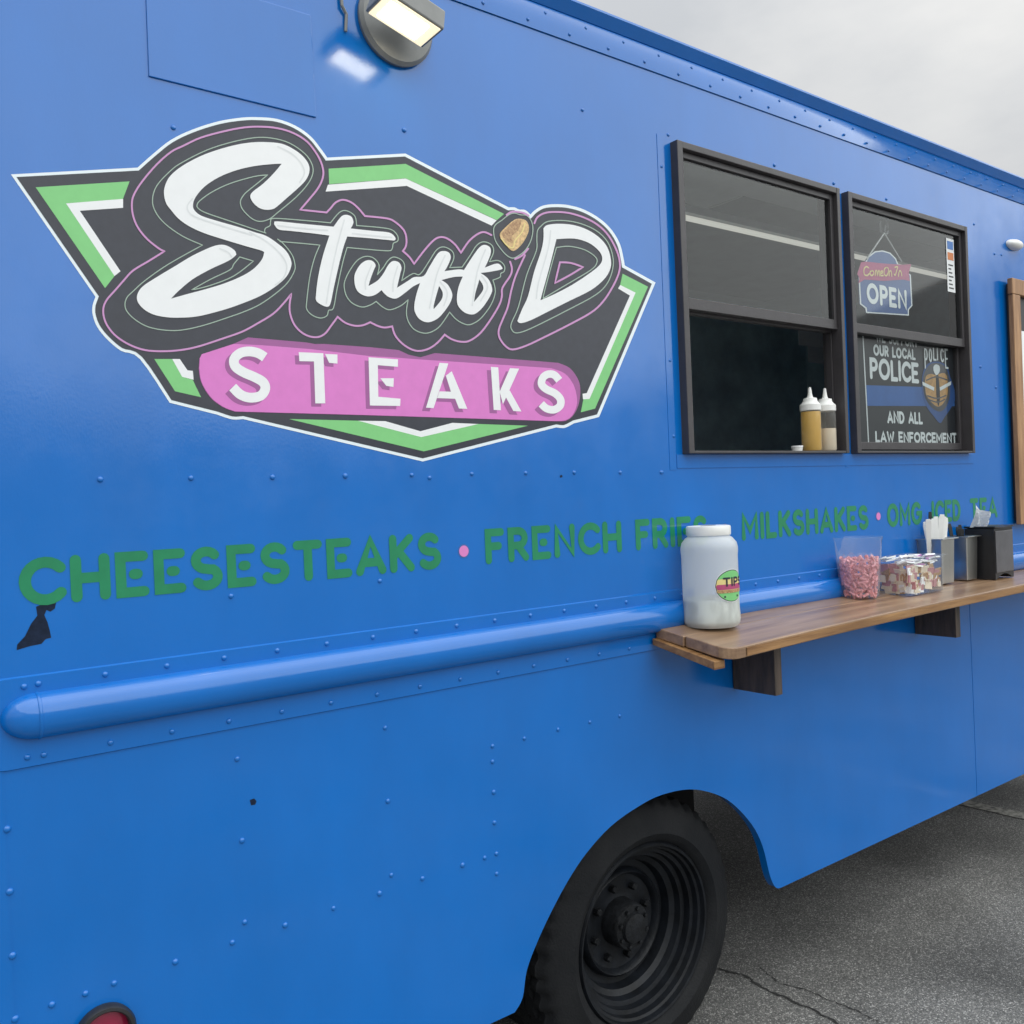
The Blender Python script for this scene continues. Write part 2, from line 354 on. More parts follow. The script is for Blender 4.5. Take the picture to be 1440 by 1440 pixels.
def text(name, s, u0, u1, v0, h, w, mp, m, parent, gap=.22, wob=0):
    """letters between u0 and u1 (plane units) on baseline v0, cap height h, stroke w: one flat print mesh"""
    tot = sum(FONT[c][0] for c in s) + gap * (len(s) - 1); sx = (u1 - u0 - w) / max(tot, 1e-6); sy = h - w
    v, f = [], []; x = 0; lay = 0
    for c in s:
        wd, st = FONT[c]; dz = random.uniform(-wob, wob) * h
        for q in st:
            lay += 1; e = (lay % 4) * .00012
            pts = [(u0 + w / 2 + (x + a) * sx, v0 + w / 2 + b * sy + dz) for a, b in q]
            if c in 'COSGDU' or len(pts) > 8: pass
            ribbon(v, f, pts, w, lambda a, b, e=e: mp(a, b) + Vector((0, -e, 0)), lift=.0001)
        x += wd + gap
    return up_faces(pydata(name, v, f, m, parent))

# ================================================================== THE SETTING
G = 300
pydata('ground', [(-G, -G, 0), (G, -G, 0), (G, G, 0), (-G, G, 0)], [(0, 1, 2, 3)], ASPHALT)['kind'] = 'structure'
ground = bpy.data.objects['ground']
a, b = Zp(1353, 1129), Zp(1470, 1155); d = (b - a); d.z = 0; d.normalize(); nn = Vector((-d.y, d.x, 0)) * .05
p0, p1 = a - d * 1.6, a + d * 4.5
n = 60; v = []; f = []
for i in range(n + 1):
    c = p0.lerp(p1, i / n); j1, j2 = random.uniform(-.006, .006), random.uniform(-.006, .006)
    v += [c + nn * (1 + j1 * 20) + Vector((0, 0, .004)), c - nn * (1 + j2 * 20) + Vector((0, 0, .004))]
f = [(2 * i, 2 * i + 2, 2 * i + 3, 2 * i + 1) for i in range(n)]
pl = up_faces(pydata('parking_line', v, f, LINEPAINT), Vector((0, 0, 1))); pl['kind'] = 'structure'
for k, (pa, w0) in enumerate((([(1012, 1362), (1030, 1368), (1048, 1372), (1072, 1390), (1100, 1402), (1130, 1415), (1165, 1432), (1200, 1455)], .005),
                              ([(1070, 1362), (1085, 1374), (1100, 1385), (1130, 1392), (1170, 1408), (1200, 1420), (1240, 1440)], .0024))):
    P = []
    for q in pa: P.append(Zp(*q).xy)
    fine = []
    for p, q in zip(P, P[1:]):
        for t in range(6): fine.append(p.lerp(q, t / 6) + Vector((random.uniform(-.006, .006), random.uniform(-.006, .006))))
    v = []; f = []
    for i, p in enumerate(fine):
        dd = (fine[min(i + 1, len(fine) - 1)] - fine[max(i - 1, 0)]).normalized(); q = Vector((-dd.y, dd.x)) * w0 * random.uniform(.4, 1.3)
        v += [(p.x + q.x, p.y + q.y, .003), (p.x - q.x, p.y - q.y, .003)]
    f = [(2 * i, 2 * i + 2, 2 * i + 3, 2 * i + 1) for i in range(len(fine) - 1)]
    c = up_faces(pydata('pavement_crack', v, f, CRACK), Vector((0, 0, 1))); c['kind'] = 'structure'

# ================================================================== THE TRUCK
truck = thing('food_truck', 'bright blue step van food truck with black, green and pink logo decal on its side', 'food truck', (2.6, 1.0, 0))
XL, XR, ZS, ZT = -.75, 6.1, .427, 3.162          # body ends, skirt height, top seam
ARCH = [(2.6275, .4270), (2.6001, .4363), (2.5713, .4844), (2.5371, .5977), (2.483, .6875), (2.3878, .7805), (2.2976, .8345), (2.1815, .8747), (2.0525, .8859),
        (1.952, .8739), (1.8342, .8422), (1.7333, .7882), (1.6577, .7266), (1.5904, .6552), (1.5408, .5927), (1.4995, .5272), (1.4808, .4569), (1.452, .427)]
arch_s = spline(ARCH, 4, corners=(0,))
WIN = [(2.2115, 3.105, 1.951, 2.950), (3.160, 4.078, 1.951, 2.950)]
OPEN = [(x0 + .008, x1 - .008, z0 + .008, z1 - .008) for x0, x1, z0, z1 in WIN]
outer = [(XL, ZS), (XL, ZT + .01), (XR, ZT + .01), (XR, ZS)] + [(x, z) for x, z in arch_s]
holes = [[(x0, z0), (x1, z0), (x1, z1), (x0, z1)] for x0, x1, z0, z1 in OPEN]
v, f = [], []; fill(v, f, [outer] + holes, lambda x, z: Vector((x, 0, z)))
side = up_faces(pydata('side_panel', v, f, BLUE, truck))
# returned lips of the panel: arch edge, skirt edge
v, f = [], []
path = [(XL, ZS)] + list(reversed([tuple(p) for p in arch_s])) + [(XR, ZS)]
for x, z in path: v += [(x, 0.0, z), (x, .03, z + .001)]
f = [(2 * i, 2 * i + 2, 2 * i + 3, 2 * i + 1) for i in range(len(path) - 1)]
pydata('skirt_lip', v, f, BLUE, truck)
# other walls, roof shell, floor
box('body_end', XL - .04, XL, 0.0, 2.25, ZS, ZT, BLUE, truck); box('body_end', XR, XR + .04, 0.0, 2.25, ZS, ZT, BLUE, truck)
box('far_side', XL, XR, 2.22, 2.25, ZS, ZT, BLUE, truck)
box('floor', XL, XR, .035, 2.2, .93, .99, UNDER, truck)
for yy in (.75, 1.45): box('chassis_rail', XL + .1, XR - .1, yy, yy + .09, .62, .80, UNDER, truck)
box('axle', 2.0, 2.1, .3, 1.95, .37, .47, UNDER, truck)
box('inner_fender', 1.30, 2.75, .50, .53, .40, .93, UNDER, truck)
# roof: riveted cove band, drip rail, cambered roof
prof = [(-.004, 3.158), (-.0035, 3.185), (-.001, 3.210), (.004, 3.232), (.012, 3.250), (.025, 3.262), (.045, 3.270), (.08, 3.276), (.5, 3.30), (1.12, 3.31), (1.75, 3.30), (2.2, 3.28), (2.245, 3.26), (2.252, 3.158)]
v = [(x, y, z) for x in (XL - .03, XR + .03) for y, z in prof]; k = len(prof)
f = [(i, i + 1, k + i + 1, k + i) for i in range(k - 1)] + [tuple(range(k))[::-1], tuple(range(k, 2 * k))]
roof = pydata('roof', v, f, BLUE, truck, smooth=False)
for p in roof.data.polygons:
    if len(p.vertices) == 4: p.use_smooth = True
bm = bmesh.new()
pr = [(.006, 3.243), (-.014, 3.274), (-.013, 3.281), (.03, 3.283), (.03, 3.244)]
for i in range(len(pr)):
    p, q = pr[i], pr[(i + 1) % len(pr)]
    vv = [bm.verts.new(c) for c in ((XL, p[0], p[1]), (XR, p[0], p[1]), (XR, q[0], q[1]), (XL, q[0], q[1]))]; bm.faces.new(vv)
finish(bm, 'drip_rail', BLUE, truck)
# seam line under the cove, vertical seams, patch panel: thin raised / recessed strips
def strip(name, pa, pb, w, d, m=BLUE):
    """a narrow raised bead on the side panel from wall point to wall point"""
    a, b = Vector(pa), Vector(pb); t = (b - a).normalized(); q = Vector((-t.y, t.x)) * w / 2; d *= .45
    bm = bmesh.new(); c = [a - q, b - q, b + q, a + q]
    hexa(bm, [(p.x, -d, p.y) for p in c] + [(p.x, .001, p.y) for p in c]); return finish(bm, name, m, truck)
strip('seam_cover', (.246, ZS + .004), (.244, 1.385), .026, .0035)
strip('seam_cover', (2.165, 1.90), (2.165, 2.965), .03, .003)
strip('seam_cover', (4.05, ZS + .004), (4.045, 1.36), .022, .003)
strip('seam_cover', (3.1325, 1.90), (3.1325, 2.95), .022, .004)
box('window_flange', 2.182, 4.115, -.0025, .0005, 1.905, 1.950, BLUE, truck, .001)
def patch(name, pxs, d=.004):
    w = [W(*p) for p in pxs]; bm = bmesh.new()
    hexa(bm, [(p.x, -d, p.z) for p in w] + [(p.x, .001, p.z) for p in w]); return finish(bm, name, BLUE, truck, .0015)
patch('patch_panel', [(209, 108), (444, 166), (436, 22), (203, -48)])

# rub rail with its riveted backing plate
zr0, zr1 = 1.3955, 1.4855; zc, hr, dp = (zr0 + zr1) / 2, (zr1 - zr0) / 2, .040
x0 = .256
xs = [x0 + .062 * (1 - math.cos(R(a))) for a in range(0, 91, 10)] + [x0 + .4 * i for i in range(1, 15)]
v, f = [], []; K = 14
for x in xs:
    s = math.sqrt(max(0, 1 - ((x0 + .062 - x) / .062) ** 2)) if x < x0 + .062 else 1
    s = max(s, .02)
    for k in range(K + 1):
        a = math.pi * k / K; v.append((x, -.004 - dp * s * math.sin(a) ** .8, zc - hr * s * math.cos(a)))
f = [(i * (K + 1) + k, (i + 1) * (K + 1) + k, (i + 1) * (K + 1) + k + 1, i * (K + 1) + k + 1) for i in range(len(xs) - 1) for k in range(K)]
rail = up_faces(pydata('rub_rail', v, f, BLUE, truck, True))
z0p, z1p = 1.343, 1.518; rr = .06
lp = [(5.9, z0p), (5.9, z1p)] + [(.205 + rr - rr * math.sin(R(a)), z1p - rr + rr * math.cos(R(a))) for a in range(0, 91, 15)] + [(.205 + rr - rr * math.cos(R(a)), z0p + rr - rr * math.sin(R(a))) for a in range(0, 91, 15)]
v, f = [], []; fill(v, f, [lp], lambda x, z: Vector((x, -.005, z)))
k = len(v); v += [Vector((p.x - .002 * (p.x < 1), .001, p.z + (.003 if p.z > 1.43 else -.003))) for p in v]; f += [(i, (i + 1) % k, k + (i + 1) % k, k + i) for i in range(k)]
plate = pydata('rail_plate', v, f, BLUE, rail)
v, f = [], []
for x, s_ in ((x0 + .062, 1.0), (x0 + .063, 1.035), (x0 + .068, 1.035), (x0 + .069, 1.0)):
    for k in range(K + 1):
        a = math.pi * k / K; v.append((x, -.004 - dp * s_ * math.sin(a) ** .8, zc - hr * s_ * math.cos(a)))
f = [(i * (K + 1) + k, (i + 1) * (K + 1) + k, (i + 1) * (K + 1) + k + 1, i * (K + 1) + k + 1) for i in range(3) for k in range(K)]
up_faces(pydata('end_cap_seam', v, f, BLUE, rail, True))

# rivets (one shared dome mesh)
rv, rf = [], []; NS = 8
for r_, h_ in ((1, 0), (.86, .38), (.5, .6)):
    for k in range(NS): a = 2 * math.pi * k / NS; rv.append((.0078 * r_ * math.cos(a), -.0078 * h_, .0078 * r_ * math.sin(a)))
rv.append((0, -.0078 * .66, 0))
for i in range(2):
    for k in range(NS): rf.append((i * NS + k, i * NS + (k + 1) % NS, (i + 1) * NS + (k + 1) % NS, (i + 1) * NS + k))
for k in range(NS): rf.append((2 * NS + k, 2 * NS + (k + 1) % NS, 3 * NS))
rme = bpy.data.meshes.new('rivet'); rme.from_pydata(rv, [], rf); rme.update(); rme.materials.append(BLUE)
for p in rme.polygons: p.use_smooth = True
def rivet(x, z, par=truck, y=0.0, s=1.0):
    o = bpy.data.objects.new('rivet', rme); col.objects.link(o); o.parent = par
    o.location = Vector((x, y, z)) - (par.location if par.type == 'EMPTY' else Vector((0, 0, 0)))
    s *= .9; o.scale = (s, s, s); return o
def rivpx(lst, ox, oy, sc, **k):
    for x, y in lst:
        w = W(ox + x / sc, oy + y / sc); rivet(w.x, w.z, s=random.uniform(.85, 1.05), **k)
rivpx([(362, 88), (690, 83), (985, 80), (1248, 75), (835, 510), (1373, 455), (857, 1098), (1392, 986)], 0, 640, 2.571)
rivpx([(203, 72), (267, 82), (420, 68), (615, 65), (790, 63), (957, 63), (1105, 62), (495, 1052), (495, 1108), (610, 1024), (732, 992), (847, 965), (955, 943)], 500, 640, 2.571)
rivpx([(685, 57), (700, 292), (1122, 178), (1132, 392), (1222, 402), (1098, 445), (965, 488), (825, 537), (708, 528), (672, 587), (507, 643), (330, 705), (247, 735), (150, 767),
       (1338, 363), (1402, 342), (1428, 152), (1430, 240), (1436, 330), (1437, 388)], 0, 1040, 2.057)
rivpx([(97, 97), (277, 85), (590, 50), (183, 517), (1118, 527), (455, 388)], 180, 0, 2.88)
rivpx([(375, 265), (582, 325), (838, 398), (981, 442), (1108, 480)], 600, 0, 1.714)
rivpx([(27, 150), (60, 905), (75, 1200), (30, 1340), (1245, 375), (1325, 490), (1352, 494), (1270, 930), (1330, 1010)], 920, 180, 2.769)
for yy in (1076, 1166, 1254, 1344, 1433): w = W(6 + (yy - 1076) * .042, yy); rivet(w.x, w.z, s=1.1)
for i in range(30):
    x = .325 + i * .1235
    if i == 0: rivet(.30, 1.500, rail, -.005, .9); rivet(.30, 1.362, rail, -.005, .9)
    if x < 5.6: rivet(x, 1.502, rail, -.005, .9)
    if x < 2.0 or x > 4.4: rivet(x + .004, 1.361, rail, -.005, .9)
for i in range(34): rivet(.4 + i * .155, 3.178, roof, -.0045, .75)
for i in range(34): rivet(.47 + i * .155, 3.218, roof, .0005, .7)

# paint chips and a hole
def chip(pts, ox, oy, sc, eps=.0006):
    v, f = [], []; fill(v, f, [[(ox + x / sc, oy + y / sc) for x, y in pts]], onwall(eps)); return up_faces(pydata('paint_chip', v, f, CHIP, truck))
chip([(60, 705), (62, 685), (90, 655), (112, 610), (135, 580), (130, 548), (150, 540), (203, 532), (198, 555), (182, 566), (168, 560), (160, 578), (172, 605), (180, 635), (185, 660), (165, 665), (150, 682), (110, 690)], 0, 640, 2.571)
chip([(722, 175), (735, 170), (742, 178), (738, 188), (726, 190)], 0, 1040, 2.057)
chip([(738, 74), (746, 71), (748, 79), (740, 82)], 500, 640, 2.571)

# ------------------------------------------------------------------ the logo decal (flat vinyl print on the side panel)
def T(ox, oy, s): return lambda *p: [(ox + x / s, oy + y / s) for x, y in p]
qA, qB, qC, qD, qE, qF = T(0, 160, 6), T(120, 340, 6), T(240, 150, 6), T(340, 260, 6), T(480, 280, 6), T(680, 270, 6)
qG, qH, q1, q2 = T(260, 440, 1440 / 280), T(520, 440, 1440 / 340), T(0, 140, 3), T(460, 200, 3)
out_ = (qA((92, 512), (1160, 455), (1290, 340), (1440, 222)) + qC((180, 195), (400, 125), (600, 93), (750, 90), (900, 105), (1050, 160), (1180, 250), (1270, 360), (1320, 430))
        + q2((330, 48)) + qF((210, 130), (260, 130), (300, 148), (350, 152), (395, 190), (430, 155), (500, 115), (600, 103), (720, 112), (850, 150), (980, 225), (1080, 320), (1150, 440), (1180, 560), (1190, 620))
        + q2((1385, 592)) + qH((1365, 620), (1215, 658), (1160, 685), (1110, 682), (315, 885)) + qG((420, 768), (340, 770), (230, 735)) + qB((710, 1358), (460, 990), (300, 920), (180, 820), (100, 720), (62, 620), (60, 540), (85, 465)))
sharp = [0, 1, 12, 13, 14, 18, 28, 29, 30, 31, 33, 34, 35, 37, 38, 45]
outline = spline(out_, 4, True, sharp)
def inset(pts, d):
    n = len(pts); res = []
    ar = sum(pts[i][0] * pts[(i + 1) % n][1] - pts[(i + 1) % n][0] * pts[i][1] for i in range(n)); sg = 1 if ar > 0 else -1
    for i in range(n):
        p, a, b = Vector(pts[i]), Vector(pts[i - 1]), Vector(pts[(i + 1) % n])
        d1, d2 = (p - a), (b - p)
        if d1.length < 1e-6 or d2.length < 1e-6: continue
        d1.normalize(); d2.normalize()
        n1, n2 = Vector((-d1.y, d1.x)) * sg, Vector((-d2.y, d2.x)) * sg; s = (n1 + n2).normalized()
        res.append(tuple(p + s * (d / max(.4, s.dot(n1)))))
    return res
def decal(name, loops, m, parent, eps):
    v, f = [], []; fill(v, f, loops, onwall(eps)); return up_faces(pydata(name, v, f, m, parent))
def lines(name, paths, m, parent, eps, w):
    v, f = [], []
    for i, (p, cl) in enumerate(paths): ribbon(v, f, p, w, onwall(eps + .00005 * i), cl)
    return up_faces(pydata(name, v, f, m, parent))
logo = decal('logo_decal', [outline], OFFW, truck, .0006)
logo['label'] = 'large angular logo decal with white script lettering on black'
decal('backing', [inset(outline, 4.2)], BLACKDEC, logo, .0010)
E3 = .0014
for g in ([*qA((300, 622), (1092, 572), (1035, 722), (555, 757)), *qB((245, 290), (165, 392))],
          qB((580, 990), (730, 990), (815, 1140), (905, 1165), (930, 1220), (975, 1312), (755, 1262)),
          [(461.7, 237.5), (570, 230.7), (708.3, 301), (698.5, 309.7), (570, 251), (462.5, 259.2)],
          [(875, 385), (910.8, 403.3), (836.4, 574.6), (816.3, 579.8), (819.9, 561.6), (828.6, 561), (893.3, 411.7), (871.7, 400.8)],
          [(405.8, 589.3), (595.6, 634.8), (742, 598.7), (672.3, 596.3), (592, 614.7), (503, 591.7)]): decal('green_band', [g], GREENDEC, logo, E3)
for g in ([*qA((556, 758), (1037, 720), (1037, 795), (672, 820), (1015, 1330)), *qB((245, 290))],
          qB((731, 990), (795, 990), (860, 1085), (905, 1090), (912, 1165), (815, 1140)),
          [(460.8, 260), (570, 251.3), (698, 310), (690.8, 317.5), (571.7, 261.7), (457.5, 269.7)],
          [(871.7, 400.8), (893.3, 411.7), (828.6, 561), (819.4, 561.6), (818.7, 553.8), (824.6, 552.9), (885.3, 415.8), (868.7, 405.8)],
          [(503, 591.7), (592, 614.7), (672.3, 596.3), (635.7, 594.7), (590.8, 606.5), (541.3, 592.3)]): decal('white_band', [g], WHITEDEC, logo, E3 + .0001)
ban = (qG((105, 330), (120, 300), (350, 225), (455, 178), (880, 215), (940, 226), (1000, 225)) + qH((0, 205), (170, 222), (230, 250), (300, 265), (385, 240), (1000, 288)) + spline(qH((1120, 298), (1190, 330), (1240, 400), (1252, 470), (1240, 550), (1210, 610), (1165, 643), (1100, 646)), 4) + qH((0, 611))
       + spline(qG((360, 715), (270, 680), (180, 610), (115, 500), (98, 400)), 4))
banner = decal('banner', [ban], PURPDEC, logo, E3 + .0002)
pk = (qG((105, 330), (120, 300), (350, 225), (560, 235), (900, 262)) + qH((0, 258), (170, 268), (300, 278), (1000, 324)) + spline(qH((1080, 330), (1160, 362), (1212, 430), (1232, 510), (1226, 565), (1200, 615), (1160, 640), (1100, 644)), 4) + qH((0, 609))
      + spline(qG((360, 713), (272, 678), (184, 608), (119, 500), (102, 400)), 4))
decal('banner_face', [pk], PINKDEC, logo, E3 + .0004)
# STEAKS
blk = []
sS = spline(qG((575, 322), (525, 292), (460, 280), (398, 292), (354, 335), (362, 388), (420, 430), (500, 465), (562, 502), (578, 550), (545, 600), (470, 614), (400, 592), (343, 538)), 5)
sS2 = spline(qH((1125, 402), (1095, 370), (1058, 366), (1028, 387), (1020, 425), (1048, 455), (1100, 480), (1132, 515), (1130, 553), (1095, 577), (1050, 570), (1018, 542)), 5)
polys = [('T', [qG((820, 285), (998, 293), (1012, 655), (940, 655), (930, 352), (825, 350)), qG((1010, 298), (1100, 302), (1100, 368), (1040, 362))]),
         ('E', [qH((-10, 265), (165, 278), (165, 322), (45, 312), (48, 500), (180, 512), (178, 555), (-2, 552)), qH((60, 390), (140, 390), (138, 442), (95, 435))]),
         ('A', [qH((412, 298), (465, 302), (377, 568), (332, 565)), qH((485, 348), (578, 572), (528, 570), (505, 512), (398, 508), (412, 468), (480, 470), (450, 375))]),
         ('K', [qH((718, 322), (762, 325), (778, 580), (735, 578)), qH((832, 330), (886, 333), (790, 545), (770, 470)), qH((800, 490), (830, 462), (900, 588), (852, 585))])]
for sh, m, e, dx, dy in ((1, PURPDEC, E3 + .0006, -5.5, 4.5), (0, WHITEDEC, E3 + .0010, 0, 0)):
    nm = 'letter_shadow' if sh else 'banner_letter'
    for cl, w_ in ((sS, 13.6), (sS2, 10.6)):
        v, f = [], []; ribbon(v, f, [(x + dx, y + dy) for x, y in cl], w_, onwall(e), cap=False); up_faces(pydata(nm, v, f, m, logo))
    for c, pl_ in polys:
        v, f = [], []
        for i, lp_ in enumerate(pl_): fill(v, f, [[(x + dx, y + dy) for x, y in lp_]], onwall(e + .0001 * i))
        up_faces(pydata(nm, v, f, m, logo))
# script letters
S_ = (qC((800, 873), (860, 866), (900, 840), (980, 770), (1060, 700), (1130, 630), (1165, 560), (1160, 490), (1110, 420), (1030, 360), (930, 315), (800, 302), (680, 305), (550, 325), (400, 365), (250, 420), (100, 500), (0, 580))
      + [(232.5, 259), (230, 272), (233, 286)] + qC((0, 875), (60, 945), (150, 1010), (280, 1070), (450, 1125), (650, 1185), (770, 1220), (782, 1245), (760, 1300), (690, 1375))
      + qB((1300, 300), (1150, 360), (1000, 405), (850, 445), (720, 482), (780, 420), (900, 320), (1050, 235), (1200, 165), (1262, 120), (1268, 100), (1250, 70), (1190, 35), (1130, 28), (1050, 50), (900, 120), (750, 210), (600, 300), (480, 380), (435, 450), (440, 510), (490, 570), (570, 615), (680, 638), (800, 642), (950, 630), (1150, 580), (1300, 530))
      + qD((150, 940), (280, 860), (370, 780), (410, 700), (412, 640), (370, 560), (290, 490), (200, 432)) + qC((700, 1060), (560, 1015), (400, 970), (260, 925), (200, 880), (185, 835), (205, 770), (280, 680), (400, 600), (550, 540), (700, 505), (850, 488), (932, 485), (870, 560), (780, 650), (690, 720), (668, 760), (690, 810), (740, 855)))
iS = [i for i, p in enumerate(S_) if p in qB((720, 482)) + qC((932, 485))]
T_ = qD((270, 325), (295, 310), (500, 330), (770, 355), (830, 275), (870, 255), (920, 270), (938, 320), (915, 370), (1100, 390), (1240, 405), (1290, 445), (1285, 470), (1240, 468), (1050, 450), (885, 438), (850, 540), (810, 700), (770, 880), (745, 1000), (720, 1030), (670, 1015), (625, 980), (622, 930), (640, 780), (680, 600), (735, 430), (600, 412), (400, 390), (310, 380), (275, 345))
U_ = qE((105, 660), (125, 600), (165, 545), (215, 518), (260, 525), (285, 560), (270, 600), (240, 680), (225, 735), (300, 690), (350, 630), (390, 560), (430, 525), (480, 535), (503, 580), (490, 640), (465, 750), (560, 690), (610, 660), (690, 650), (740, 570), (810, 460), (860, 440), (905, 455), (918, 500), (890, 570), (865, 610), (980, 595), (1030, 600), (1100, 490), (1160, 410), (1205, 388), (1250, 410), (1255, 460), (1230, 530), (1205, 580), (1310, 545), (1350, 575), (1345, 595), (1250, 615), (1170, 625), (1230, 670), (1265, 740), (1260, 800), (1200, 900), (1140, 960), (1090, 975), (1030, 955), (980, 900), (970, 830), (985, 740), (1020, 655), (940, 660), (840, 685), (890, 720), (925, 780), (930, 830), (900, 900), (830, 990), (770, 1030), (710, 1040), (650, 1010), (615, 950), (612, 890), (630, 800), (660, 710), (600, 740), (530, 795), (460, 840), (400, 830), (360, 800), (335, 770), (280, 810), (215, 822), (150, 795), (115, 745))
iU = [i for i, p in enumerate(U_) if p in qE((225, 735), (465, 750), (865, 610), (1030, 600), (1205, 580), (1170, 625), (1020, 655), (840, 685), (660, 710), (335, 770))]
h1 = qE((820, 735), (850, 790), (840, 850), (775, 930), (775, 900), (795, 820)); h2 = qE((1160, 680), (1190, 730), (1185, 780), (1115, 870), (1125, 800), (1145, 730))
D_ = qF((500, 310), (530, 282), (620, 270), (750, 280), (870, 320), (970, 385), (1040, 470), (1070, 580), (1060, 660), (1010, 740), (900, 830), (720, 920), (560, 1000), (400, 1080), (310, 1108), (280, 1090), (320, 990), (370, 880), (420, 680), (480, 500), (500, 400))
Dh = qF((610, 400), (760, 395), (880, 430), (960, 490), (995, 550), (980, 610), (900, 680), (750, 780), (600, 860), (475, 915), (500, 820), (550, 640))
E4 = E3 + .0012
ls = decal('script_letter', [spline(S_, 4, True, iS)], WHITEDEC, logo, E4)
decal('script_letter', [spline(T_, 4, True, [i for i, p in enumerate(T_) if p in qD((770, 355), (915, 370), (885, 438), (735, 430))])], WHITEDEC, logo, E4)
decal('script_letter', [spline(U_, 4, True, iU), spline(h1, 4, True, (0, 3)), spline(h2, 4, True, (0, 3))], WHITEDEC, logo, E4)
decal('script_letter', [spline(D_, 4, True, (0, 15)), spline(Dh, 4, True, (0, 9))], WHITEDEC, logo, E4)
for p in (
    qC((900, 340), (1010, 395), (1090, 470), (1125, 560), (1085, 640)), qC((180, 780), (135, 850), (190, 925), (420, 1005), (680, 1085)), qD((60, 400), (190, 470), (300, 560), (360, 640), (375, 710), (345, 790), (280, 845)),
    qD((860, 300), (800, 520), (740, 800), (710, 1000)), qD((300, 345), (500, 368), (720, 385)), qD((930, 412), (1100, 430), (1260, 445)),
    qE((250, 560), (200, 690), (200, 760)), qE((470, 570), (435, 690), (430, 780)), qE((870, 480), (800, 640), (740, 920)), qE((1210, 430), (1140, 620), (1100, 900)), qE((830, 700), (890, 790), (860, 900)), qE((1180, 650), (1230, 740), (1170, 860)),
    qF((560, 330), (540, 480), (460, 760), (440, 900)), qB((1130, 60), (1200, 90), (1230, 130))):
    lines('letter_shading', [(spline(p, 4), False)], SHADEDEC, logo, E4 + .0003, 2.0)
# thin outlines
GL = [(spline(qC((800, 1068), (700, 1036), (500, 968), (300, 900), (232, 862), (220, 830), (250, 790), (350, 720), (500, 650), (700, 592), (815, 578), (740, 640), (650, 712), (610, 752), (585, 805), (605, 870), (680, 945), (750, 970), (830, 950), (900, 895), (1050, 770), (1150, 660), (1195, 570), (1190, 490), (1130, 400), (1000, 310), (850, 268), (700, 265), (500, 305), (300, 370), (100, 470))
             + q1((720, 300), (660, 365), (642, 425), (655, 475), (695, 525), (770, 578), (853, 615)) + qB((700, 190), (500, 330), (400, 420), (350, 470), (332, 530), (350, 590), (420, 660), (530, 720), (680, 748), (820, 745), (1000, 705), (1200, 640), (1340, 590)) + qD((150, 1010), (280, 920), (380, 830), (440, 730), (445, 670), (420, 590), (350, 500), (300, 460)), 4, corners=(10, 37)), False),
      (spline(qB((1300, 130), (1250, 190), (1215, 240), (1050, 320), (890, 410), (1050, 370), (1250, 290), (1415, 165)), 4, True, (0, 4, 7)), True),
      (spline(qD((190, 405), (195, 370), (235, 345), (240, 310), (270, 285), (500, 300), (745, 322), (820, 235), (880, 220), (950, 265), (965, 345), (1150, 360), (1260, 380), (1310, 430), (1312, 475), (1275, 495), (1265, 540), (1230, 558), (1050, 545), (885, 530), (850, 650), (800, 880), (770, 1040), (730, 1060), (715, 1105), (660, 1125), (590, 1100), (545, 1050), (545, 980), (570, 780), (610, 620), (655, 510), (500, 495), (320, 480)), 4, corners=(6, 10, 19, 31)), False),
      (spline(qE((20, 740), (30, 680), (70, 600), (130, 520), (200, 485), (270, 500), (315, 560), (300, 640), (350, 580), (390, 520), (440, 490), (510, 520), (530, 580), (505, 690), (600, 630), (660, 635), (740, 520), (800, 430), (860, 405), (930, 440), (945, 500), (910, 580), (1015, 575), (1080, 480), (1140, 390), (1200, 362), (1265, 390), (1280, 450), (1245, 530), (1320, 520), (1370, 560), (1370, 610), (1340, 630), (1335, 660), (1275, 685), (1295, 780), (1260, 890), (1180, 1000), (1110, 1050), (1050, 1060), (970, 1020), (910, 955), (830, 1070), (760, 1120), (690, 1132), (610, 1100), (560, 1030), (545, 950), (560, 850), (500, 900), (410, 935), (350, 915), (290, 865), (240, 895), (170, 912), (90, 880), (40, 820)), 4, True, (7, 13, 21, 22, 28, 34, 41, 48, 52)), True),
      (spline(qF((450, 330), (480, 290), (540, 250), (680, 243), (820, 270), (950, 330), (1040, 420), (1085, 540), (1085, 650), (1040, 770), (940, 870), (700, 1000), (400, 1150), (280, 1190), (235, 1165), (230, 1110), (290, 970), (360, 700), (440, 500), (445, 400)), 4, True), True),
      (spline(qF((610, 470), (720, 460), (850, 490), (940, 550), (950, 600), (900, 660), (700, 780), (515, 890), (500, 880), (560, 650)), 4, True, (0, 7)), True),
      (spline(qF((80, 330), (95, 280), (150, 240), (200, 200), (250, 180), (310, 195), (360, 200), (400, 250), (412, 320), (395, 410), (350, 490), (290, 540), (240, 560), (190, 535), (140, 480), (95, 410)), 4, True), True)]
lines('green_outline', GL, GREENLINE, logo, E3 + .0007, 1.35)
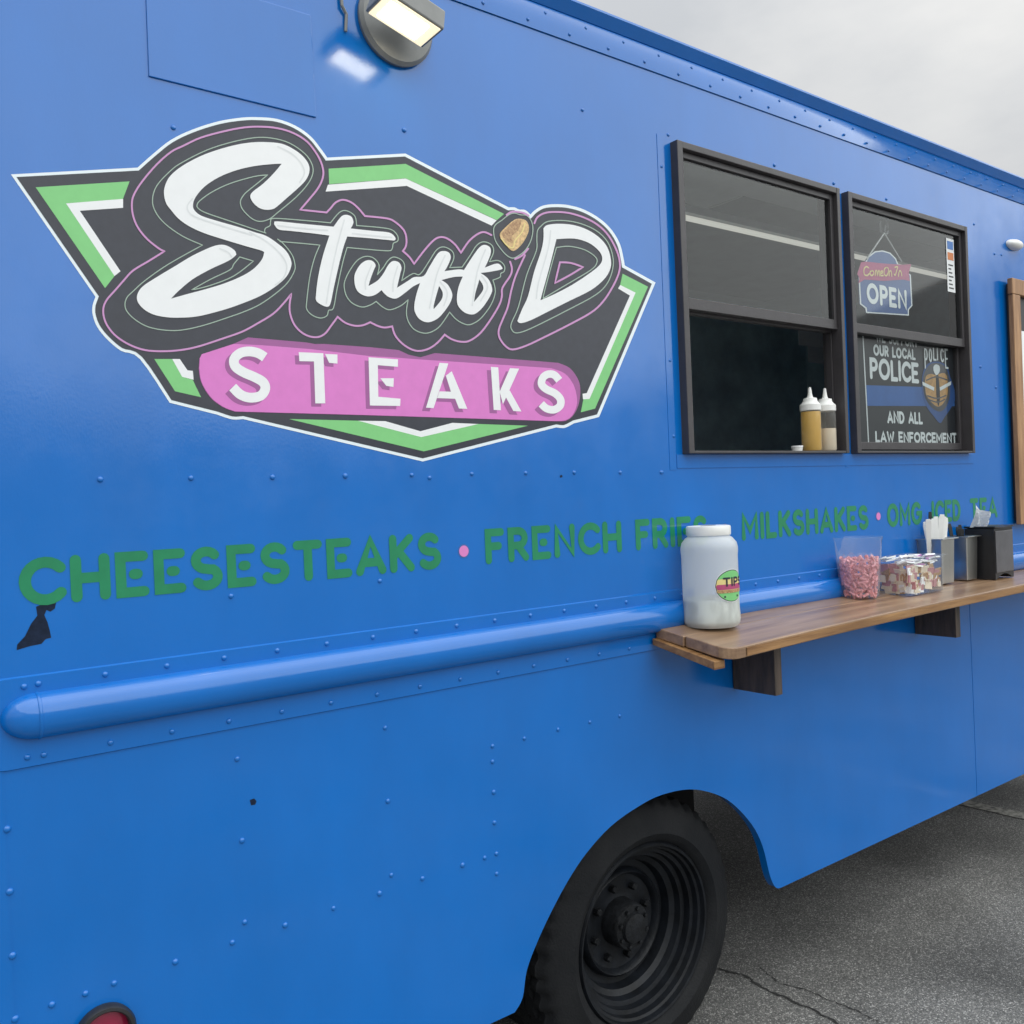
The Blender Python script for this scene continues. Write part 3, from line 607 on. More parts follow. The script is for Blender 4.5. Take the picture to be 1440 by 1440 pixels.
ML = (qE((1262, 305), (1200, 280), (1140, 300), (1070, 360), (1005, 455), (960, 390), (900, 340), (840, 322), (780, 345), (700, 430), (610, 548), (570, 490), (515, 440), (540, 400), (545, 330), (520, 260), (450, 195), (380, 165), (195, 145))
      + qD((980, 200), (920, 150), (850, 128), (790, 150), (745, 200), (712, 235), (490, 212)) + qC((1160, 790), (1240, 690), (1280, 600), (1280, 520), (1240, 420), (1150, 300), (1030, 225), (900, 185), (760, 172), (620, 178), (450, 210), (250, 265), (100, 335))
      + qA((1440, 325), (1320, 430), (1200, 570), (1130, 680), (1110, 760), (1120, 860), (1160, 960), (1240, 1060), (1340, 1140), (1385, 1162)) + qB((540, 160), (400, 245), (320, 330), (250, 410), (180, 490), (150, 560), (155, 640), (190, 720), (260, 800), (370, 870), (500, 915), (650, 925), (800, 915), (950, 885), (1150, 820))
      + qD((0, 1240), (130, 1170), (260, 1090), (350, 1000), (415, 920), (400, 1010), (405, 1090), (440, 1180), (500, 1245), (570, 1280), (640, 1285), (700, 1255), (750, 1190), (805, 1115), (870, 1165), (950, 1190), (1020, 1185), (1080, 1160), (1140, 1190), (1200, 1205), (1265, 1195))
      + qE((450, 1150), (510, 1220), (590, 1270), (660, 1282), (740, 1260), (810, 1210), (868, 1145), (930, 1185), (1010, 1205), (1080, 1195), (1170, 1130), (1260, 1010), (1330, 890), (1350, 820), (1355, 750), (1420, 650), (1435, 590), (1420, 530)))
mc = [i for i, p in enumerate(ML) if p in qE((1005, 455), (610, 548), (515, 440), (195, 145), (868, 1145)) + qD((712, 235), (490, 212), (415, 920), (805, 1115), (1080, 1160), (1265, 1195)) + qA((1385, 1162))]
PL = [(spline(ML, 4, corners=mc), False),
      (spline(qF((425, 265), (450, 215), (510, 180), (600, 170), (720, 180), (850, 220), (960, 280), (1050, 370), (1120, 500), (1145, 600), (1135, 690), (1080, 810), (1000, 930), (900, 1020), (700, 1130), (500, 1230), (350, 1300), (240, 1330), (180, 1300), (130, 1230), (125, 1160), (160, 1070), (200, 970), (230, 830), (270, 700), (345, 535)), 4), False),
      (spline(qF((640, 595), (730, 600), (835, 635), (720, 705), (598, 770)), 3, True, (0, 2, 4)), True),
      (spline(qF((190, 195), (240, 168), (330, 178), (375, 202)), 4), False), (spline(qF((262, 568), (320, 538), (372, 480)), 4), False)]
lines('pink_outline', PL, PINKLINE, logo, E3 + .0009, 2.6)
bun = decal('sandwich_print', [spline(qF((135, 350), (180, 300), (230, 255), (280, 228), (350, 240), (377, 290), (370, 350), (320, 440), (245, 500), (180, 445), (140, 395)), 4, True)], BUN, logo, E4)
decal('filling_print', [spline(qF((150, 355), (200, 300), (255, 245), (312, 240), (290, 320), (235, 375), (240, 430), (190, 410)), 4, True)], MEAT, logo, E4 + .0002)
lines('bun_highlight', [(spline(qF((145, 395), (195, 455), (245, 470), (262, 410), (320, 340), (345, 265)), 4), False)], SIGNYEL, logo, E4 + .0004, 1.8)

# ------------------------------------------------------------------ menu lettering
flat = lambda eps: (lambda x, z: Vector((x, -eps, z)))
for s, xa, xb in (('CHeeSeSTeAKS', .300, 1.277), ('FReNCH', 1.418, 1.926), ('FRIeS', 1.985, 2.318), ('MILKSHAKeS', 2.490, 3.262), ('OMG', 3.395, 3.655), ('ICeD', 3.74, 3.985), ('TeA', 4.07, 4.325)):
    w_ = text('menu_word', s, xa, xb, 1.6545, .096, .0215, flat(.0007), MENUGREEN, truck, .36); w_['label'] = 'green hand-painted menu word on the blue side'
for x, z in ((1.3485, 1.6955), (2.405, 1.70), (3.3322, 1.7026)):
    for r_, m_, e_, nm in ((.0185, POSTBLUE, .0006, 'dot_rim'), (.0150, MENUPINK, .0012, 'menu_dot')):
        v = [(x + r_ * math.cos(2 * math.pi * k / 24), -e_, z + r_ * math.sin(2 * math.pi * k / 24)) for k in range(24)]; up_faces(pydata(nm, v, [tuple(range(24))], m_, truck))

# ------------------------------------------------------------------ windows
def frame_ring(bm, x0, x1, z0, z1, y0, y1, wl, wr, wb, wt):
    bx(bm, x0, x0 + wl, y0, y1, z0, z1); bx(bm, x1 - wr, x1, y0, y1, z0, z1)
    bx(bm, x0 + wl, x1 - wr, y0 + .001, y1, z0, z0 + wb); bx(bm, x0 + wl, x1 - wr, y0 + .001, y1, z1 - wt, z1)
def pane(name, x0, x1, z0, z1, y, par):
    return up_faces(pydata(name, [(x0, y, z0), (x1, y, z0), (x1, y, z1), (x0, y, z1)], [(0, 1, 2, 3)], GLASS, par))
ZM = 2.44
wins = []
for i, (x0, x1, z0, z1) in enumerate(WIN):
    bm = bmesh.new(); frame_ring(bm, x0, x1, z0, z1, -.030, .055, .026, .020, .009, .022)
    w_ = finish(bm, 'window', FRAME, truck, .002); wins.append(w_)
    w_['label'] = 'half open serving window in a dark frame' if i == 0 else 'closed window in a dark frame with signs behind its panes'
    bm = bmesh.new(); frame_ring(bm, x0 + .027, x1 - .021, ZM - .02, z1 - .023, -.012, .012, .020, .018, .036, .020); finish(bm, 'upper_sash', FRAME, w_, .0015)
    pane('upper_pane', x0 + .046, x1 - .038, ZM + .015, z1 - .042, -.002, w_)
    if i == 0:
        bm = bmesh.new(); bx(bm, x0 + .027, x1 - .021, .016, .040, ZM - .028, ZM + .012); finish(bm, 'raised_sash', FRAME, w_, .0015)
        bm = bmesh.new(); bx(bm, x0 + .027, x0 + .048, .014, .040, z0 + .016, ZM - .03); finish(bm, 'sash_track', FRAME, w_, .0015)
        bm = bmesh.new(); bx(bm, x1 - .027, x1 - .021, .014, .040, z0 + .016, ZM - .03); finish(bm, 'sash_track', FRAME, w_, .0015)
    else:
        bm = bmesh.new(); frame_ring(bm, x0 + .027, x1 - .021, z0 + .017, ZM + .012, .016, .040, .022, .018, .030, .030); finish(bm, 'lower_sash', FRAME, w_, .0015)
        pane('lower_pane', x0 + .048, x1 - .038, z0 + .045, ZM - .016, .026, w_)
# window sticker strip
st = W(1334, 338, -.004); x_a, x_b = W(1330.5, 345, -.004).x, W(1341, 345, -.004).x
zt, zb = W(1336, 336, -.004).z, W(1339, 411, -.004).z
sk = box('card_sticker', x_a, x_b, -.0045, -.0032, zb, zt, POSTWHITE, wins[1])
hh = zt - zb
for nm, m_, a_, b_ in (('sticker_panel', STICKBLUE, .80, .95), ('sticker_panel', ORANGE, .60, .74)): box(nm, x_a + .008, x_b - .008, -.0055, -.0044, zb + hh * a_, zb + hh * b_, m_, sk)
for i in range(7): box('sticker_text', x_a + .012, x_b - .014 - .008 * (i % 3), -.0053, -.0044, zb + hh * (.06 + i * .072), zb + hh * (.085 + i * .072), MATS['poster_black'], sk)

# ------------------------------------------------------------------ interior seen through the windows
box('interior_wall', .3, 5.9, 2.05, 2.10, .99, 3.13, INT, truck); box('interior_wall', .28, .32, .02, 2.05, .99, 3.13, INT, truck); box('interior_wall', 5.86, 5.9, .02, 2.05, .99, 3.13, INT, truck)
box('ceiling_lining', .32, 5.86, .02, 2.05, 3.12, 3.14, INTWHITE, truck)
hd = W(1045, 270, .55)
bm = bmesh.new(); bx(bm, hd.x, 5.2, .55, 1.9, hd.z, 3.118); finish(bm, 'overhead_cabinet', INTGREY, truck, .004)
box('cabinet_end', hd.x - .012, hd.x - .001, .552, 1.9, hd.z, 3.117, INTWHITE, truck)
tl = W(1060, 328, .5)
bm = bmesh.new(); tube(bm, [(2.5, .5, tl.z), (5.0, .5, tl.z)], .0115, 10); tb = finish(bm, 'tube_light', TUBE, truck, smooth=True)
box('tube_holder', 2.46, 5.04, .485, .56, tl.z + .018, tl.z + .05, INTGREY, truck)
box('counter_top', .4, 5.8, .058, .50, 1.915, 1.950, INTWHITE, truck, .003)
box('rear_counter', .6, 5.8, 1.45, 2.04, .99, 1.85, INTWHITE, truck, .004)
box('floor_lining', .33, 5.85, .06, 2.04, .992, 1.0, INTWHITE, truck)  # unseen pale sheet added over the floor to bounce daylight up inside

# squeeze bottles and things standing in the open window
def squeeze(px, label, fillm, level, y=.012):
    b = W(px, 636, y); z = 1.9605
    t = thing('squeeze_bottle', label, 'bottle', (b.x, y, z), 'squeeze bottles in the serving window'); o = (b.x, y, z)
    r = .0365
    lathe('bottle', [(0, 0), (r * .9, 0), (r, .006), (r, .140), (r * .97, .150)], BOTTLEPL, t, 'z', o, 28)
    lathe('sauce', [(0, .002), (r * .88, .002), (r * .965, .008), (r * .965, level), (0, level)], fillm, t, 'z', o, 28)
    c = lathe('cap', [(r * .97, .150), (r * 1.04, .151), (r * 1.04, .172), (r * .86, .178), (r * .70, .186), (r * .66, .196), (.012, .199), (.010, .203)], WHITEPL, t, 'z', o, 28)
    lathe('nozzle', [(.0105, .199), (.0075, .215), (.005, .236), (0, .238)], WHITEPL, c, 'z', o, 16)
squeeze(1142, 'squeeze bottle of brown mustard with white cap in the open serving window', MUSTARD, .146)
squeeze(1163, 'pale half empty squeeze bottle beside the mustard bottle in the serving window', MAYO, .085)
c = W(1121, 632, .005)
t = thing('small_container', 'tiny white tub on the sill left of the mustard bottle', 'tub', (c.x, .005, 1.9605))
lathe('tub', [(0, 0), (.018, 0), (.020, .014)], WHITEPL, t, 'z', (c.x, .005, 1.9605), 18); lathe('tub_lid', [(.021, .0145), (.021, .0195), (0, .020)], PAPER, t, 'z', (c.x, .005, 1.9605), 18)
c0, c1 = W(1127, 460, 1.40), W(1176, 490, 1.40)
t = thing('notice_sheet', 'pale paper sheet hanging inside the dark serving window', 'paper', (c0.x, 1.42, c1.z))
box('sheet', c0.x, c1.x, 1.418, 1.424, c1.z, c0.z, PAPER, t); box('sheet_fold', c0.x + .10, c1.x, 1.425, 1.430, c1.z - .10, c1.z + .02, SHADEDEC, t)
box('hanging_rail', c0.x - .4, c1.x + .5, 1.418, 1.45, c0.z + .002, c0.z + .022, INTGREY, truck)

# police poster behind lower pane of the closed window
YP = .034
def wp(px, py): p = W(px, py, YP); return p.x, p.z
px0, pz0 = 3.213, 1.995; px1, pz1 = 4.035, 2.424
t = thing('police_poster', 'black poster with white lettering and a police badge behind the lower window pane', 'poster', ((px0 + px1) / 2, YP, pz0))
# sheet stands just behind the glass
bm = bmesh.new(); bx(bm, px0, px1, YP, YP + .004, pz0 - .02, pz1); sh = finish(bm, 'sheet', POSTER, t)
def prow(s, ax, ay, bx_, by_, cap, w, m=POSTWHITE, nm='lettering', e=.0008, gap=.2, wob=.02):
    xa, za = wp(ax, ay); xb, zb_ = wp(bx_, by_); text(nm, s, xa, xb, (za + zb_) / 2, cap, w, flat(-YP + e), m, t, gap, wob)
zz = T(1180, 270, 960 / 260)
def zq(x, y): return zz((x, y))[0]
prow('WE SUPPORT', *zq(190, 795), *zq(408, 795), .050, .010, SHADEDEC, gap=.3)
prow('OUR LOCAL', *zq(178, 855), *zq(396, 868), .046, .0105, gap=.34)
prow('POLICE', *zq(160, 975), *zq(414, 990), .088, .0185, gap=.30)
prow('AND ALL', *zq(250, 1200), *zq(434, 1208), .052, .0120, gap=.34)
prow('LAW ENFORCEMENT', *zq(188, 1303), *zq(610, 1304), .047, .0112, gap=.30)
(xa, za), (xb, zb_) = wp(*zq(140, 1003)), wp(*zq(600, 1112))
up_faces(pydata('blue_stripe', [(xa, YP - .0006, wp(*zq(140, 1110))[1]), (xb, YP - .0006, zb_), (xb, YP - .0006, wp(*zq(600, 1018))[1]), (xa, YP - .0006, za)], [(0, 1, 2, 3)], POSTBLUE, t))
def pshape(nm, pts, m, e, sp=True):
    pts = [wp(*zq(*p)) for p in pts]; v, f = [], []; fill(v, f, [spline(pts, 4, True) if sp else pts], flat(-YP + e)); return up_faces(pydata(nm, v, f, m, t))
pshape('badge_field', [(430, 960), (450, 900), (500, 880), (555, 900), (575, 960), (605, 1060), (580, 1120), (545, 1170), (523, 1200), (490, 1165), (450, 1110), (430, 1040)], NAVY, .0014)
pshape('badge_edge', [(434, 965), (460, 905), (500, 888), (545, 905), (570, 965), (572, 1060), (550, 1120), (515, 1140), (470, 1110), (440, 1050)], GREYBLACK, .0020)
pshape('badge', [(445, 965), (470, 945), (500, 950), (540, 940), (558, 965), (560, 1050), (540, 1095), (510, 1115), (475, 1090), (447, 1045)], GOLD, .0026)
pshape('badge_head', [(487, 930), (487, 905), (500, 896), (517, 905), (518, 932), (502, 952)], POSTWHITE, .0034)
pshape('badge_spine', [(500, 950), (512, 955), (520, 1060), (512, 1112), (502, 1060)], POSTER, .0032)
pshape('badge_ribbon', [(428, 985), (490, 1015), (488, 1033), (430, 1004)], POSTWHITE, .0036, False); pshape('badge_ribbon', [(578, 982), (518, 1015), (520, 1033), (576, 1002)], POSTWHITE, .0036, False)
for q_ in ([(455, 1058), (505, 1072), (552, 1056)], [(462, 1078), (508, 1092), (546, 1076)], [(450, 978), (500, 960), (556, 976)], [(440, 1000), (452, 1070), (510, 1124), (556, 1070), (567, 1000)]):
    v, f = [], []; ribbon(v, f, spline([wp(*zq(*p_)) for p_ in q_], 4), .006, flat(-YP + .0034)); up_faces(pydata('badge_engraving', v, f, GREYBLACK, t))
for i, (ch_, ax) in enumerate(zip('POLICE', (440, 462, 484, 504, 522, 546))):
    yb, yt = (918, 884, 876, 876, 884, 918)[i], (812, 812, 808, 808, 812, 814)[i]
    xa, za = wp(*zq(ax, yb)); xb, _ = wp(*zq(ax + (8 if ch_ == 'I' else 17), yb)); zt_ = wp(*zq(ax, yt))[1]
    text('badge_letter', ch_, xa, xb, za, zt_ - za, .0085, flat(-YP + .0042), POSTWHITE, t)
for nm, (ax, ay), (bx_, by_) in (('paper_edge', zq(122, 735), zq(152, 1305)),):
    v, f = [], []; ribbon(v, f, [wp(ax, ay), wp(bx_, by_)], .008, flat(-YP + .001)); up_faces(pydata(nm, v, f, SHADEDEC, t))

# open sign hanging behind upper pane
YS = .020
s0 = W(1243, 455, YS)
t = thing('open_sign', 'blue OPEN sign with red ribbon hanging on a cord behind the upper window pane', 'sign', (s0.x, YS, s0.z))
def ws(x, y): p = W(1180 + x / 3.6923, 270 + y / 3.6923, YS); return p.x, p.z
def sshape(nm, pts, m, e, th=0, sp=False, cr=()):
    q = [ws(*p) for p in pts]; q = spline(q, 4, True, cr) if sp else q
    v, f = [], []; fill(v, f, [q], flat(-YS + e))
    if th:
        k = len(v); base = list(f); v += [Vector((p.x, p.y + th, p.z)) for p in v]; f += [tuple(k + i for i in g[::-1]) for g in base] + [(i, (i + 1) % k, k + (i + 1) % k, k + i) for i in range(k)]
        return pydata(nm, v, f, m, t)
    return up_faces(pydata(nm, v, f, m, t))
body = [(130, 372), (150, 335), (185, 308), (225, 303), (265, 315), (295, 345), (310, 385), (372, 430), (380, 590), (362, 612), (362, 642), (140, 628), (136, 604), (108, 582), (100, 430)]
sshape('board', body, NAVY, 0, .004)
sshape('border', body, POSTWHITE, .0005)
def shrink(pts, k): return inset(pts, k)
sshape('border_inner', inset(body, 6.5), NAVY, .0010)
sshape('ribbon', [(92, 425), (112, 365), (140, 362), (230, 372), (330, 378), (372, 375), (360, 420), (365, 462), (330, 455), (230, 462), (130, 455), (98, 475), (104, 450)], SIGNRED, .0018)
def stext(s, x0_, y0_, x1_, cap_px, wpx, m, e, gap=.2):
    (xa, za), (xb, _) = ws(x0_, y0_), ws(x1_, y0_); z_t = ws(x0_, y0_ - cap_px)[1]
    (xq, zq_) = ws(x1_, y0_ + (x1_ - x0_) * .055)
    text('lettering', s, xa, xb, (za + zq_) / 2, z_t - za, wpx, flat(-YS + e), m, t, gap)
stext('OPEN', 143, 590, 350, 108, .0185, POSTWHITE, .0022, .34)
script = [[(150, 395), (138, 388), (126, 402), (128, 428), (142, 434), (154, 424)], [(167, 409), (158, 416), (159, 430), (168, 434), (176, 426), (175, 413), (167, 409)],
          [(184, 434), (186, 412), (192, 410), (196, 434), (200, 412), (206, 412), (208, 436)], [(212, 424), (222, 420), (220, 410), (212, 418), (214, 434), (226, 434)],
          [(244, 392), (232, 400), (230, 424), (240, 436), (250, 424), (252, 400), (244, 392)], [(256, 436), (258, 414), (266, 412), (270, 438)],
          [(286, 392), (300, 390), (294, 412), (288, 432), (282, 428)], [(304, 438), (308, 414), (316, 412), (322, 436)]]
v, f = [], []
for i, q in enumerate(script): ribbon(v, f, spline([ws(*p) for p in q], 4), .0056, flat(-YS + .0026 + i * .0001))
up_faces(pydata('script_lettering', v, f, SIGNYEL, t))
hk = ws(232, 215); L1, L2 = ws(140, 350), ws(322, 362)
bm = bmesh.new()
for q in (L1, L2): tube(bm, [(hk[0], YS - .002, hk[1]), (q[0], YS - .002, q[1])], .0032, 6)
finish(bm, 'cord', CORD, t)
hc = ws(236, 180)
v_ = [(hc[0] + .030 * math.cos(k * math.pi / 8), YS + .002, hc[1] + .034 * math.sin(k * math.pi / 8)) for k in range(17)]
bm = bmesh.new(); tube(bm, v_[:-1], .005, 6); tube(bm, [(hc[0], YS + .002, hc[1] - .03), (hc[0] + .012, YS + .002, hc[1] + .01)], .004, 6); finish(bm, 'suction_hook', CLEARPL, t)

# ------------------------------------------------------------------ wheel
wc = (2.047, 0, .421); Y0 = .085
RT = .432
prof = [(.282, Y0 + .012), (.292, Y0 - .004), (.302, Y0 - .012), (.318, Y0 - .020), (.326, Y0 - .018), (.345, Y0 - .012), (.375, Y0 - .006), (.400, Y0 + .004), (.416, Y0 + .014), (.424, Y0 + .030), (.430, Y0 + .034), (.430, Y0 + .062), (.421, Y0 + .064), (.421, Y0 + .072), (.430, Y0 + .074), (.432, Y0 + .110), (.422, Y0 + .112), (.422, Y0 + .120), (.432, Y0 + .122), (.430, Y0 + .160), (.421, Y0 + .162), (.421, Y0 + .170), (.430, Y0 + .172), (.428, Y0 + .2), (.40, Y0 + .22), (.30, Y0 + .235)]
prof = [(r, h) for r, h in prof]
NB = 176
def tread(i, a):
    if 8 <= i <= 23:
        k = (a / (2 * math.pi) * 44 + (.5 if i > 13 else 0)) % 1
        return 1.0 if k > .26 else (.972 if i < 12 or i > 20 else .985)
    return 1.0
wheel = lathe('wheel', [(.287, Y0 + .004), (.281, Y0 - .006), (.274, Y0 - .004), (.270, Y0 + .012), (.262, Y0 + .016), (.258, Y0 + .034), (.246, Y0 + .038), (.242, Y0 + .060), (.228, Y0 + .064), (.222, Y0 + .085), (.205, Y0 + .095), (.198, Y0 + .125), (.176, Y0 + .128), (.172, Y0 + .108), (.163, Y0 + .100), (.156, Y0 + .108), (.150, Y0 + .124), (.098, Y0 + .132), (.076, Y0 + .128)], RIM, truck, 'y', wc, 72)
wheel['label'] = 'black steel rear wheel under the wheel arch'
tyre = lathe('tyre', prof, RUBBER, wheel, 'y', wc, NB, mod=tread)
hub = lathe('hub', [(.078, Y0 + .130), (.075, Y0 + .070), (.070, Y0 + .062), (.050, Y0 + .060), (.046, Y0 + .048), (.030, Y0 + .044), (0, Y0 + .044)], DUST, wheel, 'y', wc, 36)
for k in range(8):
    a = 2 * math.pi * (k + .3) / 8
    lathe('lug_nut', [(.0125, 0), (.0125, -.022), (.009, -.026), (0, -.026)], DUST, wheel, 'y', (wc[0] + .118 * math.cos(a), Y0 + .130, wc[2] + .118 * math.sin(a)), 6, smooth=False)
    a += .2
    lathe('hub_bolt', [(.007, 0), (.007, -.010), (0, -.011)], DUST, hub, 'y', (wc[0] + .060 * math.cos(a), Y0 + .062, wc[2] + .060 * math.sin(a)), 6, smooth=False)
iw = lathe('wheel', [(.285, Y0 + .275), (.27, Y0 + .29), (.10, Y0 + .30)], RIM, truck, 'y', wc, 48); iw['label'] = 'inner twin of the rear wheel'
lathe('tyre', [(r, h + .27) for r, h in prof], RUBBER, iw, 'y', wc, NB, mod=tread)

# ------------------------------------------------------------------ flood lamp, dome lamp, red marker lamp
lamp = lathe('flood_lamp', [(.104, -.001), (.106, -.012), (.098, -.022), (.060, -.028), (.030, -.040), (0, -.042)], LAMPGREY, truck, 'y', (1.205, 0, 3.040), 36)
lamp['label'] = 'lit white flood lamp on a round grey base above the logo'
A_, B_ = Vector((1.0772, -.08, 3.0021)), Vector((1.2352, -.08, 2.9565)); Wd = Vector((0, -.101, .002)); ax = (B_ - A_).normalized()
nrm = (B_ - A_).cross(Wd).normalized()
if nrm.z > 0: nrm = -nrm
bk = -nrm * .05
def quad3(k0, k1, off): return [A_ + (B_ - A_) * k0 + Wd * k0 + nrm * off, A_ + (B_ - A_) * k1 + Wd * k0 + nrm * off, A_ + (B_ - A_) * k1 + Wd * k1 + nrm * off, A_ + (B_ - A_) * k0 + Wd * k1 + nrm * off]
bm = bmesh.new(); hexa(bm, [p for p in quad3(0, 1, 0)] + [p + bk for p in quad3(.03, .97, 0)]); finish(bm, 'housing', LAMPGREY, lamp, .004)
bm = bmesh.new(); hexa(bm, quad3(.05, .95, .0005) + quad3(.05, .95, .003)); finish(bm, 'lens', LAMPLENS, lamp)
q = lambda k0, k1, j0, j1, off: [A_ + (B_ - A_) * k + Wd * j + nrm * off for k, j in ((k0, j0), (k1, j0), (k1, j1), (k0, j1))]
bm = bmesh.new(); hexa(bm, q(.16, .80, .16, .84, .0032) + q(.16, .80, .16, .84, .0045)); finish(bm, 'led_panel', LEDCORE, lamp)
mid = (A_ + B_) / 2 + Wd * .5 + bk
bm = bmesh.new(); tube(bm, [(1.205, -.03, 3.045), (1.195, -.075, 3.05), mid], .016, 10); finish(bm, 'lamp_arm', LAMPGREY, lamp)
bm = bmesh.new(); tube(bm, [W(478, -20, -.006), W(481, 8, -.008), W(487, 20, -.006), W(486, 44, -.004)], .004, 6); finish(bm, 'lamp_wire', LAMPGREY, lamp)
dl = W(1424, 345)
d_ = lathe('dome_lamp', [(.070, -.001), (.070, -.008), (.058, -.024), (.035, -.034), (0, -.038)], WHITEPL, truck, 'y', (dl.x, 0, dl.z), 24); d_['label'] = 'small white dome lamp above the menu board'
d_.data.transform(Matrix.Translation((dl.x, 0, dl.z)) @ Matrix.Diagonal((1, 1, .36, 1)) @ Matrix.Translation((-dl.x, 0, -dl.z)))
ml = W(146, 1451)
mk = lathe('marker_lamp', [(.058, -.001), (.060, -.016), (.056, -.024), (.050, -.025), (.047, -.022), (.046, -.002)], BLACKPL, truck, 'y', (ml.x, 0, ml.z), 36); mk['label'] = 'red marker lamp recessed in a black ring low on the side'
lathe('lens', [(.0462, -.003), (.036, -.006), (.018, -.008), (0, -.009)], REDLENS, mk, 'y', (ml.x, 0, ml.z), 36)

# ------------------------------------------------------------------ serving shelf (drooping a little towards its left front corner)
SD = .29
def lerp_tab(tab, x):
    if x <= tab[0][0]: return tab[0][1]
    for (a, p), (b, q) in zip(tab, tab[1:]):
        if x <= b: return p + (q - p) * (x - a) / (b - a)
    return tab[-1][1]
def shelf_z(x, y):
    zb = lerp_tab(((2.05, 1.416), (2.5, 1.424), (3.0, 1.423), (3.5, 1.416), (4.4, 1.404), (5.2, 1.400)), x)
    zf = lerp_tab(((2.05, 1.371), (2.33, 1.378), (2.54, 1.383), (2.8, 1.3875), (3.1, 1.390), (3.4, 1.392), (3.9, 1.3965), (5.2, 1.398)), x)
    return zb + (zf - zb) * (-y / SD)
shelf_parts = []
def plank(name, x0, x1, y0, y1, th, m, parent, round_left=0, nx=14, off=0.0):
    bm = bmesh.new(); ol = []
    if round_left:
        ol = [(x0, y1)] + [(x0 + round_left - round_left * math.cos(R(a)), y0 + round_left - round_left * math.sin(R(a))) for a in range(0, 91, 15)]
    else: ol = [(x0, y1), (x0, y0)]
    ol += [(x0 + .2 + (x1 - x0 - .2) * i / nx, y0) for i in range(nx + 1)] + [(x1 - (x1 - x0) * i / nx, y1) for i in range(nx)]
    top = [bm.verts.new((x, y, shelf_z(x, y) + off)) for x, y in ol]; bot = [bm.verts.new((x, y, shelf_z(x, y) - th + off)) for x, y in ol]
    bm.faces.new(top); bm.faces.new(bot[::-1])
    for i in range(len(ol)): j = (i + 1) % len(ol); bm.faces.new((top[i], top[j], bot[j], bot[i]))
    bmesh.ops.triangulate(bm, faces=[fc for fc in bm.faces if len(fc.verts) > 4])
    return finish(bm, name, m, parent, .003, 2)
shelf = plank('serving_shelf', 2.05, 5.2, -SD, -.128, .034, WOODTOP, truck, .05)
shelf['label'] = 'brown wooden serving shelf on plank brackets'
plank('rear_plank', 2.045, 5.2, -.124, -.012, .033, WOODTOP, shelf, off=-.0015)
bm = bmesh.new(); xe = 5.2
pts = []
v = []
for i in range(16):
    x = 2.13 + (xe - 2.13) * i / 15; z = shelf_z(x, -SD)
    v.append([bm.verts.new(p) for p in ((x, -SD - .0025, z - .006), (x, -SD - .0025, z - .030), (x, -SD + .002, z - .030), (x, -SD + .002, z - .006))])
for a_, b_ in zip(v, v[1:]):
    for k in range(4): bm.faces.new((a_[k], b_[k], b_[(k + 1) % 4], a_[(k + 1) % 4]))
finish(bm, 'front_edging', WOODEDGE, shelf)
# cleat under the left end, sticking out
def slab(name, pts, m, parent, bevel=.002):
    bm = bmesh.new(); hexa(bm, pts); return finish(bm, name, m, parent, bevel)
za, zb2 = shelf_z(2.05, -.01), shelf_z(2.05, -.25)
slab('end_cleat', [(2.028, -.255, zb2 - .066), (2.075, -.255, zb2 - .066), (2.075, -.012, za - .054), (2.028, -.012, za - .054), (2.028, -.255, zb2 - .041), (2.075, -.255, zb2 - .041), (2.075, -.012, za - .034), (2.028, -.012, za - .034)], WOODEDGE, shelf)
for px, py in ((1091, 979), (1345, 897)):
    yf = -.175
    w_ = W(px, py, yf); zt_ = shelf_z(w_.x, yf) - .0335
    slab('bracket', [(w_.x, yf, w_.z), (w_.x + .036, yf, w_.z), (w_.x + .036, -.004, w_.z), (w_.x, -.004, w_.z), (w_.x, yf, zt_), (w_.x + .036, yf, zt_), (w_.x + .036, -.004, shelf_z(w_.x, 0) - .0335), (w_.x, -.004, shelf_z(w_.x, 0) - .0335)], WOODDARK, shelf)

def on_shelf(px, py):
    z = 1.39
    for _ in range(12):
        p = Zp(px, py, z); z = shelf_z(p.x, max(-SD, min(0, p.y)))
    return Vector((p.x, p.y, z))

# --- tip jar
jb = on_shelf(1001, 872); print('   stand jar', jb); jb.y = max(-.23, min(-.09, jb.y)); jb.x = W(1001, 872, jb.y).x; jz = shelf_z(jb.x, jb.y) + .001
dep = (Vector((jb.x, jb.y, jz)) - CAM).dot(_F); pxm = dep / FPX
JR = 39.5 * pxm; JH = 141 * pxm
print('jar at', jb, 'radius', JR, 'height', JH)
jar = thing('tip_jar', 'milky white plastic tip jar with oval green and pink label on the shelf end', 'jar', (jb.x, jb.y, jz)); o = (jb.x, jb.y, jz)
pj = [(0, .004), (.80, .004), (.90, .0), (.97, .025), (1.0, .06), (1.0, .12), (.985, .18), (.985, .70), (1.0, .74), (1.0, .78), (.96, .825), (.84, .868), (.74, .888), (.73, .905)]
lathe('jar_body', [(r * JR, h * JH) for r, h in pj], JARPL, jar, 'z', o, 48)
lid = lathe('lid', [(.735 * JR, .898 * JH), (.77 * JR, .900 * JH), (.785 * JR, .91 * JH), (.785 * JR, .975 * JH), (.765 * JR, .990 * JH), (.70 * JR, .994 * JH), (0, .992 * JH)], WHITEPL, jar, 'z', o, 64, mod=lambda i, a: 1.0 + (.006 * math.sin(a * 60) if 2 <= i <= 3 else 0))
bm = bmesh.new(); dslot = CX.copy(); dslot.z = 0; dslot.normalize(); dslot = Matrix.Rotation(R(25), 3, 'Z') @ dslot; nslot = Vector((-dslot.y, dslot.x, 0)); cz = Vector((o[0], o[1], o[2] + .994 * JH))
